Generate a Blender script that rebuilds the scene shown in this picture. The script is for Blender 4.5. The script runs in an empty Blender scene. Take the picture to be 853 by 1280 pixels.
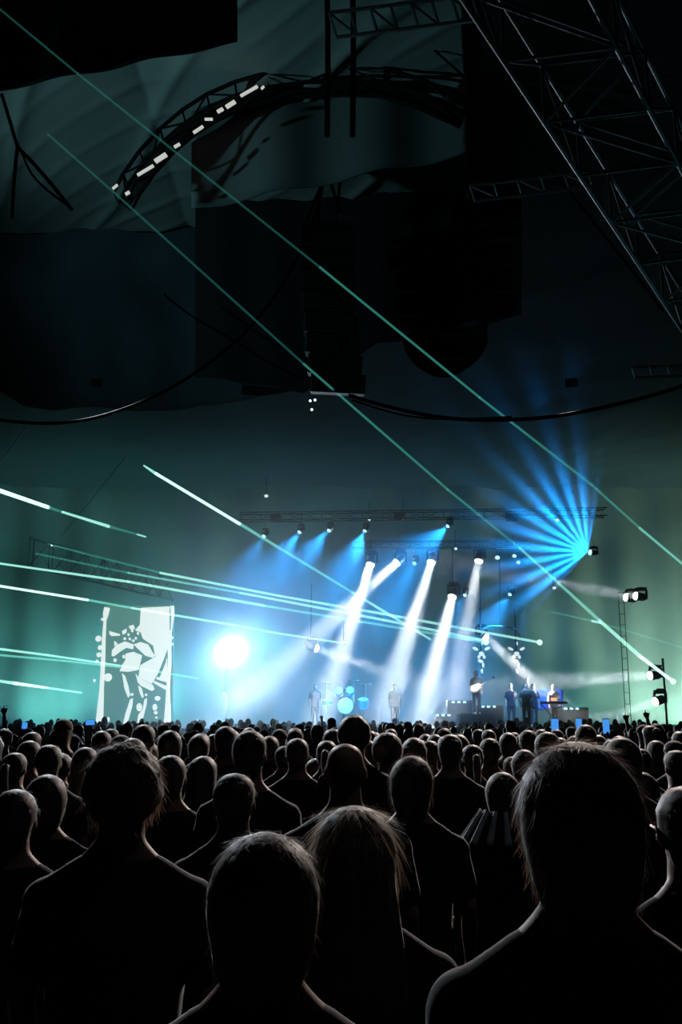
import bpy, bmesh, math, random
from mathutils import Vector, Matrix, noise
PI = math.pi
R = math.radians
sc = bpy.context.scene
COL = sc.collection
rnd = random.Random(7)

# ---------------------------------------------------------------- camera
F = 1200.0                       # focal length in pixels of the 853x1280 frame
EYE = Vector((0, 0, 1.85))
PITCH = math.atan(253 / F)
cd = bpy.data.cameras.new('camera')
cd.sensor_fit = 'VERTICAL'; cd.sensor_height = 36; cd.lens = 36 * F / 1280
cd.clip_start = 0.05; cd.clip_end = 400
cam = bpy.data.objects.new('camera', cd); COL.objects.link(cam)
cam.location = EYE; cam.rotation_euler = (PI / 2 + PITCH, 0, 0)
sc.camera = cam

def at(u, v, Y):
    """world point seen at photo pixel (u, v) at depth Y"""
    x = (u - 426.5) / F; y = (640 - v) / F
    d = Vector((x, math.cos(PITCH) - y * math.sin(PITCH), math.sin(PITCH) + y * math.cos(PITCH)))
    return EYE + d * (Y / d.y)

# ---------------------------------------------------------------- world, exposure
w = bpy.data.worlds.new('night'); sc.world = w; w.use_nodes = True
w.node_tree.nodes['Background'].inputs[0].default_value = (0.010, 0.028, 0.035, 1)
w.node_tree.nodes['Background'].inputs[1].default_value = 0.05
sc.view_settings.view_transform = 'Standard'
sc.view_settings.look = 'None'
sc.view_settings.exposure = 0.0
sc.view_settings.gamma = 1
cy = sc.cycles
cy.max_bounces = 3; cy.diffuse_bounces = 0; cy.glossy_bounces = 1; cy.transmission_bounces = 2
cy.volume_bounces = 0; cy.transparent_max_bounces = 8
cy.sample_clamp_direct = 0; cy.sample_clamp_indirect = 3
cy.caustics_reflective = False; cy.caustics_refractive = False
cy.use_denoising = True
try: cy.denoiser = 'OPENIMAGEDENOISE'
except Exception: pass

def tag(o, label=None, cat=None, group=None, kind=None):
    if label: o['label'] = label
    if cat: o['category'] = cat
    if group: o['group'] = group
    if kind: o['kind'] = kind
    return o

def spot(name, loc, target, power, color, deg, blend=0.3, size=0.1, falloff=None, parent=None):
    l = bpy.data.lights.new(name, 'SPOT')
    l.energy = power; l.color = color; l.spot_size = R(deg); l.spot_blend = blend
    l.shadow_soft_size = size
    o = bpy.data.objects.new(name, l); COL.objects.link(o)
    o.location = loc
    o.rotation_euler = (Vector(target) - Vector(loc)).to_track_quat('-Z', 'Y').to_euler()
    if falloff:
        l.use_nodes = True; nt = l.node_tree
        e = nt.nodes['Emission']; f = nt.nodes.new('ShaderNodeLightFalloff')
        f.inputs['Strength'].default_value = 1.0; f.inputs['Smooth'].default_value = 1.2 if falloff == 'Quadratic' else 0.0
        nt.links.new(f.outputs[falloff], e.inputs['Strength'])
    if parent is not None:
        bpy.context.view_layer.update()
        o.parent = parent; o.matrix_parent_inverse = parent.matrix_world.inverted()
    return o

# wash uplights on the floor along the foot of the tent's back wall, hidden behind the crowd and stage
TEAL = (0.11, 0.58, 0.53); GREY_GREEN = (0.32, 0.68, 0.55); BLUE = (0.03, 0.30, 0.62); CYAN = (0.08, 0.46, 0.62)
WASH = [(-17, TEAL, 1.5), (-11.5, TEAL, 1.6), (-6.5, CYAN, 0.8), (-1.5, BLUE, 0.7), (3.5, BLUE, 0.7),
        (8.5, BLUE, 0.6), (14, TEAL, 0.45), (19, GREY_GREEN, 2.0), (23.5, GREY_GREEN, 3.0)]

# ---------------------------------------------------------------- materials
MATS = {}
def mat(name, color=(0.5, 0.5, 0.5), rough=0.7, metal=0.0, emit=None, es=1.0, noise_amt=0.25, nscale=8.0, sheen=0.0, spec=0.4, bump=0.0):
    if name in MATS: return MATS[name]
    m = bpy.data.materials.new(name); m.use_nodes = True
    nt = m.node_tree; b = nt.nodes['Principled BSDF']
    b.inputs['Roughness'].default_value = rough; b.inputs['Metallic'].default_value = metal
    b.inputs['Specular IOR Level'].default_value = spec
    tc = nt.nodes.new('ShaderNodeTexCoord'); nz = nt.nodes.new('ShaderNodeTexNoise')
    nz.inputs['Scale'].default_value = nscale; nz.inputs['Detail'].default_value = 4
    nt.links.new(tc.outputs['Object'], nz.inputs['Vector'])
    cr = nt.nodes.new('ShaderNodeValToRGB')
    a = 1 - noise_amt
    cr.color_ramp.elements[0].position = 0.3; cr.color_ramp.elements[1].position = 0.7
    cr.color_ramp.elements[0].color = (color[0] * a, color[1] * a, color[2] * a, 1)
    cr.color_ramp.elements[1].color = (*color, 1)
    nt.links.new(nz.outputs['Fac'], cr.inputs['Fac'])
    nt.links.new(cr.outputs['Color'], b.inputs['Base Color'])
    if sheen:
        b.inputs['Sheen Weight'].default_value = sheen
        b.inputs['Sheen Roughness'].default_value = 0.35
    if bump:
        bp = nt.nodes.new('ShaderNodeBump'); bp.inputs['Strength'].default_value = bump
        nt.links.new(nz.outputs['Fac'], bp.inputs['Height']); nt.links.new(bp.outputs[0], b.inputs['Normal'])
    if emit:
        b.inputs['Emission Color'].default_value = (*emit, 1); b.inputs['Emission Strength'].default_value = es
    MATS[name] = m
    return m

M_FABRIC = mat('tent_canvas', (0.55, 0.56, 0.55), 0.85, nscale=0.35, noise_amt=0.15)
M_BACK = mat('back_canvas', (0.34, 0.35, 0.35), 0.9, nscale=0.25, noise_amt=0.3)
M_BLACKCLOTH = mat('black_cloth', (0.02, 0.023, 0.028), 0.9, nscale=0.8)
M_BLUECLOTH = mat('navy_cloth', (0.10, 0.13, 0.16), 0.9, nscale=0.5, noise_amt=0.4)
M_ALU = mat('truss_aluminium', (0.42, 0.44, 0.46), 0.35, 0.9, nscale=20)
M_DARKMETAL = mat('black_painted_metal', (0.02, 0.02, 0.022), 0.5, 0.3, nscale=15)
M_CABLE = mat('black_cable', (0.004, 0.004, 0.005), 1.0, spec=0.03)
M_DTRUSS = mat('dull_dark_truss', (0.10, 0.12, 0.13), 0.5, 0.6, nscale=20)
M_GROUND = mat('trodden_ground', (0.05, 0.045, 0.035), 0.95, nscale=3, bump=0.3)
M_STAGE = mat('stage_deck', (0.03, 0.03, 0.035), 0.5, nscale=4)
M_LENS_W = mat('white_lamp_lens', (0.9, 0.9, 0.9), 0.3, emit=(1, 0.98, 0.95), es=6)
M_LENS_B = mat('blue_lamp_lens', (0.3, 0.6, 0.9), 0.3, emit=(0.25, 0.65, 1.0), es=4)
M_GLASS_HOT = mat('blinder_lens', (1, 1, 1), 0.3, emit=(1, 0.97, 0.9), es=40)

# ---------------------------------------------------------------- mesh helpers
def link(name, me, parent=None):
    o = bpy.data.objects.new(name, me); COL.objects.link(o)
    if parent is not None: o.parent = parent
    return o
def empty(name, loc=(0, 0, 0), rz=0):
    o = bpy.data.objects.new(name, None); COL.objects.link(o)
    o.location = loc; o.rotation_euler = (0, 0, rz); o.empty_display_size = 0.1
    return o
def mesh(name, verts, faces, m, smooth=False):
    me = bpy.data.meshes.new(name); me.from_pydata([tuple(v) for v in verts], [], faces)
    me.materials.append(m)
    if smooth: me.polygons.foreach_set('use_smooth', [True] * len(me.polygons))
    me.update(); return me
class MB:
    def __init__(s): s.v = []; s.f = []
    def add(s, vs, fs):
        k = len(s.v); s.v += [Vector(v) for v in vs]; s.f += [[i + k for i in f] for f in fs]
    def box(s, c, d, rot=None):
        c = Vector(c); vs = []
        for x in (-1, 1):
            for y in (-1, 1):
                for z in (-1, 1):
                    p = Vector((x * d[0] / 2, y * d[1] / 2, z * d[2] / 2))
                    if rot is not None: p = rot @ p
                    vs.append(c + p)
        s.add(vs, [(0, 1, 3, 2), (4, 6, 7, 5), (0, 4, 5, 1), (2, 3, 7, 6), (0, 2, 6, 4), (1, 5, 7, 3)])
    def tube(s, pts, rad, n=8):
        pts = [Vector(p) for p in pts]
        rad = rad if isinstance(rad, (list, tuple)) else [rad] * len(pts)
        vs = []; fs = []; ref = None
        for i, p in enumerate(pts):
            t = (pts[min(i + 1, len(pts) - 1)] - pts[max(i - 1, 0)]).normalized()
            if ref is None: ref = t.orthogonal().normalized()
            a = (ref - t * ref.dot(t)).normalized(); ref = a; b = t.cross(a)
            for k in range(n):
                an = 2 * PI * k / n; vs.append(p + (a * math.cos(an) + b * math.sin(an)) * rad[i])
        for i in range(len(pts) - 1):
            for k in range(n):
                fs.append((i * n + k, i * n + (k + 1) % n, (i + 1) * n + (k + 1) % n, (i + 1) * n + k))
        fs.append(tuple(range(n))[::-1]); fs.append(tuple((len(pts) - 1) * n + k for k in range(n)))
        s.add(vs, fs)
    def loft(s, rings, n=20, power=2.0):
        """rings: (cx, cy, z, rx, ry)"""
        vs = []; fs = []
        for (cx, cy_, z, rx, ry) in rings:
            for k in range(n):
                a = 2 * PI * k / n; c, q = math.cos(a), math.sin(a)
                e = 2.0 / power
                vs.append((cx + rx * math.copysign(abs(c) ** e, c), cy_ + ry * math.copysign(abs(q) ** e, q), z))
        m_ = len(rings)
        for i in range(m_ - 1):
            for k in range(n):
                fs.append((i * n + k, i * n + (k + 1) % n, (i + 1) * n + (k + 1) % n, (i + 1) * n + k))
        fs.append(tuple(range(n))[::-1]); fs.append(tuple((m_ - 1) * n + k for k in range(n)))
        s.add(vs, fs)
    def ball(s, c, r, nu=14, nv=10, rot=None, fn=None):
        c = Vector(c); r = r if isinstance(r, (list, tuple)) else (r, r, r)
        vs = [Vector((0, 0, 1))]; fs = []
        for i in range(1, nv):
            th = PI * i / nv
            for k in range(nu):
                ph = 2 * PI * k / nu; vs.append(Vector((math.sin(th) * math.cos(ph), math.sin(th) * math.sin(ph), math.cos(th))))
        vs.append(Vector((0, 0, -1)))
        out = []
        for v in vs:
            q = v * (fn(v) if fn else 1)
            q = Vector((q.x * r[0], q.y * r[1], q.z * r[2]))
            if rot is not None: q = rot @ q
            out.append(c + q)
        for k in range(nu): fs.append((0, 1 + k, 1 + (k + 1) % nu))
        for i in range(nv - 2):
            for k in range(nu):
                a = 1 + i * nu; b = a + nu
                fs.append((a + k, b + k, b + (k + 1) % nu, a + (k + 1) % nu))
        e = len(vs) - 1; a = 1 + (nv - 2) * nu
        for k in range(nu): fs.append((e, a + (k + 1) % nu, a + k))
        s.add(out, fs)
    def me(s, name, m, smooth=False): return mesh(name, s.v, s.f, m, smooth)
    def build(s, name, m, parent=None, smooth=False): return link(name, s.me(name, m, smooth), parent)

_b = MB(); _b.tube([(0, 0, 0), (0, 0, 1)], 1.0, 8)
ROD = {}
def rod(name, a, b, r, m, parent=None):
    """a straight bar as an object of its own that shares one unit mesh"""
    if m.name not in ROD: ROD[m.name] = _b.me('rod_' + m.name, m, True)
    a = Vector(a); b = Vector(b)
    o = bpy.data.objects.new(name, ROD[m.name]); COL.objects.link(o)
    d = b - a
    o.location = a; o.rotation_mode = 'QUATERNION'; o.rotation_quaternion = d.to_track_quat('Z', 'Y')
    o.scale = (r, r, d.length)
    if parent is not None: o.parent = parent
    return o
def struct(o): o['kind'] = 'structure'; return o
# ================================================================ SETTING
YB = 58.0
M_LINING = mat('black_lining', (0.035, 0.045, 0.05), 0.95, nscale=0.4)
#                                                    # tent back wall
b = MB(); b.box((0, 28, -0.1), (64, 80, 0.2)); struct(b.build('floor', M_GROUND))

def sheet(fn, nu, nv, th=0.03):
    """surface fn(s,t) given thickness th along its normal"""
    vs = [fn(i / nu, j / nv) for j in range(nv + 1) for i in range(nu + 1)]
    fs = [(j * (nu + 1) + i, j * (nu + 1) + i + 1, (j + 1) * (nu + 1) + i + 1, (j + 1) * (nu + 1) + i) for j in range(nv) for i in range(nu)]
    return vs, fs
def solid(name, fn, nu, nv, m, th=0.03, parent=None):
    vs, fs = sheet(fn, nu, nv)
    me = mesh(name, vs, fs, m, True)
    o = link(name, me, parent)
    md = o.modifiers.new('t', 'SOLIDIFY'); md.thickness = th; md.offset = 0
    return o

# back wall: canvas in shallow vertical folds
def back(s, t):
    x = -32 + 64 * s; z = 17.5 * t
    y = YB + 0.22 * math.sin(x * 2.1) * (1 - 0.4 * t) + 0.5 * noise.noise(Vector((x * 0.2, z * 0.2, 0)))
    return Vector((x, y, z))
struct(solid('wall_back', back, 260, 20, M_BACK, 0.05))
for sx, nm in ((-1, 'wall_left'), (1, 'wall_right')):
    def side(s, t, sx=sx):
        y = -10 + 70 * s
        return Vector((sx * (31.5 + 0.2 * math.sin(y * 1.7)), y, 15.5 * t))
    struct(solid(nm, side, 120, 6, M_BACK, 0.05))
b = MB(); b.box((0, -11, 7), (64, 0.1, 15)); struct(b.build('wall_front', M_LINING))

# tent roof: canvas that sags between seams, with radiating creases
def roof_z(x, y):
    s = 0.55 * abs(math.sin(PI * (x + 4) / 9.0)) ** 0.6
    q = x * 0.8 + y * 0.55
    crease = 0.10 * (1 - abs(math.sin(q * 1.35 + 0.6 * math.sin(y * 0.5)))) ** 6
    return 14.6 + 0.03 * (y - 14) - s * 0.6 - crease + 0.15 * noise.noise(Vector((x * 0.35, y * 0.35, 3)))
def roof(s, t):
    x = -32 + 64 * s; y = -11 + 71 * t
    return Vector((x, y, roof_z(x, y)))
struct(solid('ceiling', roof, 200, 200, M_LINING, 0.04))        # black roof lining
def canopy(s, t):                                              # pale canvas bay hung under the lining, over the crowd
    y = 6 + 17 * t; x = -16 + (16 + 2.2 + (y - 15) * 0.15) * s
    q = (x * 0.62 + y * 0.78 + 0.35 * math.sin(x * 0.8)) * 1.15; k = q % 1.0
    c = 0.07 * math.exp(-((k - .5) / .10) ** 2) * (0.4 + 0.6 * noise.noise(Vector((x * .5, y * .3, 9)))) 
    return Vector((x, y, roof_z(x, y) - 0.12 - 0.35 * math.sin(PI * s) ** 2 - c))
struct(solid('ceiling', canopy, 260, 200, M_FABRIC, 0.03))

# ---------------------------------------------------------------- hanging cloths (pixel outlines give size; each at its own depth)
def cloth(name, pts, Y, m, label, group=None, fold=0.12, th=0.05, nseg=60, freq=5.0, hem=0.0):
    """pts: list of (u, v_top, v_bottom); a hanging cloth between top and bottom edges, in soft folds"""
    us = [p[0] for p in pts]
    def val(u, k):
        for i in range(len(pts) - 1):
            if pts[i][0] <= u <= pts[i + 1][0]:
                f = (u - pts[i][0]) / max(1e-6, pts[i + 1][0] - pts[i][0])
                return pts[i][k] * (1 - f) + pts[i + 1][k] * f
        return pts[-1][k]
    def fn(s, t):
        u = us[0] + (us[-1] - us[0]) * s
        v0, v1 = val(u, 1), val(u, 2)
        q = at(u, v0 + (v1 - v0) * t, Y)
        d = fold * (math.sin(q.x * freq) * 0.6 + 0.8 * noise.noise(Vector((q.x * 0.9, q.z * 0.7, Y))))
        drop = hem * t * t * math.sin(q.x * 2.3)
        return q + Vector((0, d, drop))
    o = solid(name, fn, nseg, 24, m, th)
    tag(o, label, 'cloth', group)
    return o
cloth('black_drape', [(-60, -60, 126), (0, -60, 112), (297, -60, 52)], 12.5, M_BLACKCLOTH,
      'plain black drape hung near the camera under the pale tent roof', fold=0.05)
cloth('black_drape', [(244, 190, 470), (380, 168, 490), (470, 155, 430), (583, 135, 414)], 21.5, M_BLACKCLOTH,
      'large black drape behind the hanging speaker column, below the arched truss', fold=0.08)
cloth('black_drape', [(583, 205, 414), (652, 200, 392)], 21.8, M_BLACKCLOTH,
      'narrow black drape reaching past the ladder shaped truss piece', fold=0.05)
cloth('navy_drape', [(-80, 282, 470), (0, 270, 488), (30, 265, 508), (70, 260, 516), (130, 253, 512), (165, 248, 514), (245, 235, 505), (300, 228, 502), (376, 215, 490), (385, 213, 489)], 23.0, M_BLUECLOTH,
      'wide navy drape with a scalloped lower hem behind the sagging cable', fold=0.35, freq=1.2)
# half round valance with a pale batten on top
def valance(s, t):
    u = 500 + 110 * s; top = 414 - 10 * s
    bot = top + 4 + 58 * math.sqrt(max(0.0, 1 - (2 * s - 1.06) ** 2)) if abs(2 * s - 1.06) < 1 else top + 4
    q = at(u, top + (bot - top) * t, 21.0); return q + Vector((0, 0.05 * math.sin(q.x * 6), 0))
va = solid('half_round_valance', valance, 40, 10, M_BLACKCLOTH, 0.04)
tag(va, 'half round black cloth hanging from a pale batten', 'cloth')
rod('batten', at(498, 415, 20.9), at(614, 403, 20.9), 0.07, M_BLUECLOTH).parent = va

# ---------------------------------------------------------------- cables
def cable(pts, Y, r, label, name='cable', group=None, mt=None, sub=8):
    P = [at(u, v, y if y else Y) for (u, v, y) in [(p + (None,))[:3] for p in pts]]
    out = []
    for i in range(len(P) - 1):                                # Catmull-Rom
        p0 = P[max(i - 1, 0)]; p1 = P[i]; p2 = P[i + 1]; p3 = P[min(i + 2, len(P) - 1)]
        for k in range(sub):
            t = k / sub
            out.append(0.5 * ((2 * p1) + (p2 - p0) * t + (2 * p0 - 5 * p1 + 4 * p2 - p3) * t * t + (3 * p1 - p0 - 3 * p2 + p3) * t ** 3))
    out.append(P[-1])
    b = MB(); b.tube(out, r, 6); o = b.build(name, mt or M_CABLE, smooth=True)
    tag(o, label, 'cable', group); return o
cable([(-20, 520), (0, 525), (50, 529), (100, 526), (150, 513), (200, 492), (250, 462), (300, 422), (345, 368), (372, 320), (400, 250), (408, 180)], 18, 0.033, 'thick black cable sagging below the navy drape on its way up to the speaker column')
cable([(205, 368), (240, 395), (300, 430), (340, 455), (380, 474)], 20, 0.022, 'thin black cable lying across the middle of the navy drape')
cable([(436, 494), (480, 507), (540, 520), (600, 525), (680, 522), (760, 508), (830, 490), (890, 470)], 19, 0.04, 'long black cable sagging rightwards from under the speaker column')
cable([(440, 500), (500, 518), (560, 524), (640, 521)], 19.3, 0.02, 'thin black cable looping just under the long sagging one')
cable([(2, 118), (12, 150), (22, 182), (38, 200), (60, 225), (90, 262)], 12.4, 0.028, 'black cable forking down from the near drape at the upper left')
cable([(22, 182), (18, 220), (15, 272)], 12.4, 0.026, 'short straight black tail cable dropping from the fork at the upper left')
cable([(24, 184), (40, 218), (62, 240), (84, 256)], 12.5, 0.018, 'loose thin black cable beside the forked one at the upper left')
cable([(484, 0), (530, 50), (590, 105), (640, 160), (700, 225), (760, 300), (800, 350), (830, 390)], 16, 0.022, 'thin black guy cable running down beside the big roof truss')
cable([(156, 572, 44), (118, 620, 42), (75, 672, 40)], 40, 0.02, 'pale steel stay running down to the far lighting truss', mt=M_ALU)
cable([(36, 530, 26), (0, 578, 26), (-20, 604, 26)], 26, 0.018, 'pale steel stay crossing the frame edge under the navy drape', mt=M_ALU)

# ---------------------------------------------------------------- trusses
def box_truss(name, A, B, side, up, label, seg=1.0, r=0.028, rb=0.014, m=None, group=None):
    """square lattice beam from A to B; side/up are the two edge vectors of its section"""
    m = m or M_ALU
    A = Vector(A); B = Vector(B); side = Vector(side); up = Vector(up)
    t = empty(name, A); tag(t, label, 'truss', group)
    L = (B - A); n = max(1, round(L.length / seg))
    c = [Vector((0, 0, 0)), side, side + up, up]
    for k in c: rod('chord', k, k + L, r, m, t)
    for i in range(n):
        p = L * (i / n); q = L * ((i + 1) / n)
        for a_, b_ in ((0, 1), (1, 2), (2, 3), (3, 0)):
            if i % 2: a_, b_ = b_, a_
            rod('brace', c[a_] + p, c[b_] + q, rb, m, t)
            rod('strut', c[a_] + p, c[b_] + p, rb, m, t)
    return t
# big roof truss, upper right, running away from the camera
A = at(598, 28, 8.6); B = at(895, 475, 15.2)
sd = at(745, 10, 8.6) - A; L = (B - A).normalized(); upv = Vector((0, 0, 0.75))
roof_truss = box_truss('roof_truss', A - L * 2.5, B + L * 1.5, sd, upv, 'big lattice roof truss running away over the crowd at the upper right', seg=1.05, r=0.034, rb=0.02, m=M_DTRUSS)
# ladder pieces
def ladder(pa, pb, hgt, Y, label, n=6, Y2=None, r=0.03, m=None):
    a = at(*pa, Y); b_ = at(*pb, Y2 or Y); up = Vector((0.25 * hgt, 0, -hgt))
    t = empty('ladder_truss', a); tag(t, label, 'truss')
    L = b_ - a
    rod('rail', (0, 0, 0), L, r, m or M_ALU, t); rod('rail', up, up + L, r, m or M_ALU, t)
    for i in range(n + 1):
        p = L * (i / n)
        rod('rung', p, p + up, r * 0.8, m or M_ALU, t)
        if i < n and i % 2 == 0: rod('brace', p, p + up + L / n, r * 0.6, m or M_ALU, t)
    return t
ladder((588, 232), (735, 214), 0.30, 15.5, 'pale ladder shaped truss piece meeting the roof truss, lit at its tip', n=5)
ladder((412, 16), (590, -6), 0.42, 12.5, 'ladder shaped truss piece at the top edge above the arch', n=7)
ladder((790, 459), (900, 455), 0.26, 22, 'small pale ladder truss piece beside the right frame edge above the cable', n=5)

# curved truss arch
arc = [(148, 243), (160, 221), (180, 193), (205, 166), (232, 143), (262, 124), (296, 109), (335, 98), (380, 92), (430, 90), (480, 92), (530, 108), (584, 132)]
YA = 16.5
t = empty('arch_truss', at(148, 243, YA)); tag(t, 'curved truss arch with pale panels glowing as reflected light under the tent roof', 'truss')
o0 = t.location.copy()
def arcpt(i, off): 
    u, v = arc[i]
    a_ = Vector(arc[max(i - 1, 0)]); b_ = Vector(arc[min(i + 1, len(arc) - 1)]); d = (b_ - a_).normalized()
    nx, ny = -d.y, d.x
    return at(u + nx * off, v + ny * off, YA) - o0
for off, dy in ((-7, 0), (11, 0), (-7, 0.4), (11, 0.4)):
    b = MB(); b.tube([arcpt(i, off) + Vector((0, dy, 0)) for i in range(len(arc))], 0.04, 8); b.build('chord', M_DARKMETAL, t, True)
for i in range(len(arc) - 1):
    a_, b_ = (-7, 11) if i % 2 else (11, -7)
    for dy in (0, 0.4):
        rod('brace', arcpt(i, a_) + Vector((0, dy, 0)), arcpt(i + 1, b_) + Vector((0, dy, 0)), 0.02, M_DARKMETAL, t)
    rod('strut', arcpt(i, -7), arcpt(i, -7) + Vector((0, 0.4, 0)), 0.02, M_DARKMETAL, t)
# dark web cloth of the arch
vs = []; 
for i in range(len(arc)): vs += [arcpt(i, -9) + Vector((0, 0.42, 0)), arcpt(i, 13) + Vector((0, 0.42, 0))]
me = mesh('web', vs, [(2 * i, 2 * i + 1, 2 * i + 3, 2 * i + 2) for i in range(len(arc) - 1)], M_BLACKCLOTH)
o = link('web', me, t); md = o.modifiers.new('t', 'SOLIDIFY'); md.thickness = 0.03
# white lights reflecting on the arch, put in as glowing panels
M_GLINT = mat('reflected_glow', (0.8, 0.8, 0.75), 0.5, emit=(0.80, 0.84, 0.76), es=0.62)
for (u0, v0, u1, v1, h) in [(141, 236, 147, 231, 3), (157, 243, 162, 240, 4), (172, 219, 192, 207, 4), (194, 202, 208, 193, 7), (218, 184, 225, 180, 4), (242, 166, 254, 158, 4), (256, 149, 266, 149, 3), (272, 140, 279, 136, 5), (283, 134, 294, 127, 6), (301, 120, 322, 108, 4), (327, 111, 330, 108, 3)]:
    a_ = at(u0, v0, YA - 0.1) - o0; b_ = at(u1, v1, YA - 0.1) - o0
    s = MB(); d = b_ - a_; ang = math.atan2(d.z, d.x)
    s.box((a_ + b_) / 2, (d.length, 0.04, h * 0.9 * YA / F), Matrix.Rotation(-ang, 3, 'Y')); s.build('glint_panel', M_GLINT, t)

# gable cloth below the arch, slightly greyer than the roof
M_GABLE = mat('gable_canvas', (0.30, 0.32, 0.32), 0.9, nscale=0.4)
def gable(s, t_):
    x = 240 + 345 * s
    k = min(len(arc) - 1.001, max(0, next((i for i in range(len(arc) - 1) if arc[i + 1][0] >= x), len(arc) - 2)))
    i = int(k); f = (x - arc[i][0]) / (arc[i + 1][0] - arc[i][0]); top = arc[i][1] * (1 - f) + arc[i + 1][1] * f + 4
    return at(x, top + (262 - 0.2 * (x - 240) - top) * t_, 17.4) + Vector((0, 0.1 * math.sin(x * 0.05), 0))
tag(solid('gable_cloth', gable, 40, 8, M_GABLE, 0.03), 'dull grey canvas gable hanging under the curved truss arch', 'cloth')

# ---------------------------------------------------------------- speaker column (line array)
t = empty('line_array', at(416, 490, 19.5)); tag(t, 'tall black hanging column of loudspeaker cabinets above the stage haze', 'speaker')
o0 = t.location.copy()
pa = [(408, 305), (410, 330), (411, 356), (412, 382), (414, 408), (416, 433), (419, 458), (423, 481)]
for i, (u, v) in enumerate(pa):
    c = at(u, v, 19.5) - o0
    rot = Matrix.Rotation(R(2 + i * 1.6), 3, 'X') @ Matrix.Rotation(R(3), 3, 'Y')
    s = MB(); s.box(c, (1.16, 0.6, 0.40), rot); cab = s.build('cabinet', M_DARKMETAL, t)
    md = cab.modifiers.new('b', 'BEVEL'); md.width = 0.02; md.segments = 2
    s = MB()
    for k in range(5): s.box(c + rot @ Vector((0, -0.305, -0.14 + k * 0.07)), (1.0, 0.012, 0.02), rot)
    tag(s.build('grille', M_CABLE, cab), kind='stuff')
s = MB(); s.box(at(408, 286, 19.5) - o0, (1.1, 0.5, 0.1)); s.build('flying_frame', M_DARKMETAL, t)
for u0, v0, u1, v1 in ((398, 284, 409, 60), (420, 284, 440, 60), (380, 284, 409, 215), (432, 284, 409, 215)):
    rod('chain', at(u0, v0, 19.5) - o0, at(u1, v1, 19.3) - o0, 0.035, M_CABLE, t)
s = MB(); s.box(at(404, 212, 19.4) - o0, (0.35, 0.3, 0.25)); s.build('chain_hoist', M_ALU, t)
s = MB(); s.box(at(435, 276, 19.2) - o0, (0.45, 0.3, 0.10), Matrix.Rotation(0.2, 3, 'Y')); s.build('shackle', M_ALU, t)
for u, lab in ((409, 'straight black rigging chain hanging below the top truss piece'), (441, 'second black rigging chain beside the top truss piece')):
    cable([(u, -20), (u + 1, 60), (u, 170)], 13.0, 0.045, lab, 'rigging_chain')
for u, v in ((388, 501), (394, 500), (390, 512)):
    s = MB(); s.ball(at(u, v, 30), 0.035, 8, 6); o = s.build('pilot_light', M_LENS_W)
    tag(o, 'tiny white pilot light just below the black speaker column', 'light', 'tiny pilot lights below the speaker column')

# ---------------------------------------------------------------- stage
SZ = 1.35
b = MB(); b.box((6.0, 42.5, SZ / 2), (24, 15, SZ)); st = b.build('stage_platform', M_STAGE); tag(st, 'low black stage platform behind the crowd', 'stage')
s = MB()
# upstage black backdrop: keeps the stage middle darker/bluer
M_STAGECLOTH = mat('stage_backdrop_cloth', (0.16, 0.2, 0.22), 0.9, nscale=0.7)
# overhead stage truss carrying the lamps
top_truss = box_truss('stage_truss', at(300, 650, 41), at(760, 644, 41), (0, 0.5, 0), (0, 0, 0.34), 'dark overhead truss across the stage that carries the lamps', seg=0.9, r=0.024, rb=0.012, m=M_DARKMETAL)
mid_truss = box_truss('stage_truss', at(440, 684, 42), at(660, 684, 42), (0, 0.4, 0), (0, 0, 0.3), 'second lower truss upstage with the white spotlights below it', seg=0.9, r=0.022, rb=0.011, m=M_DARKMETAL)
far_truss = box_truss('lighting_truss', at(38, 672, 38), at(215, 722, 49), (0, 0.5, 0), (0, 0, -1.15), 'blue grey lighting truss receding above the video screen', seg=1.3, r=0.035, rb=0.02, m=M_ALU)

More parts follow.
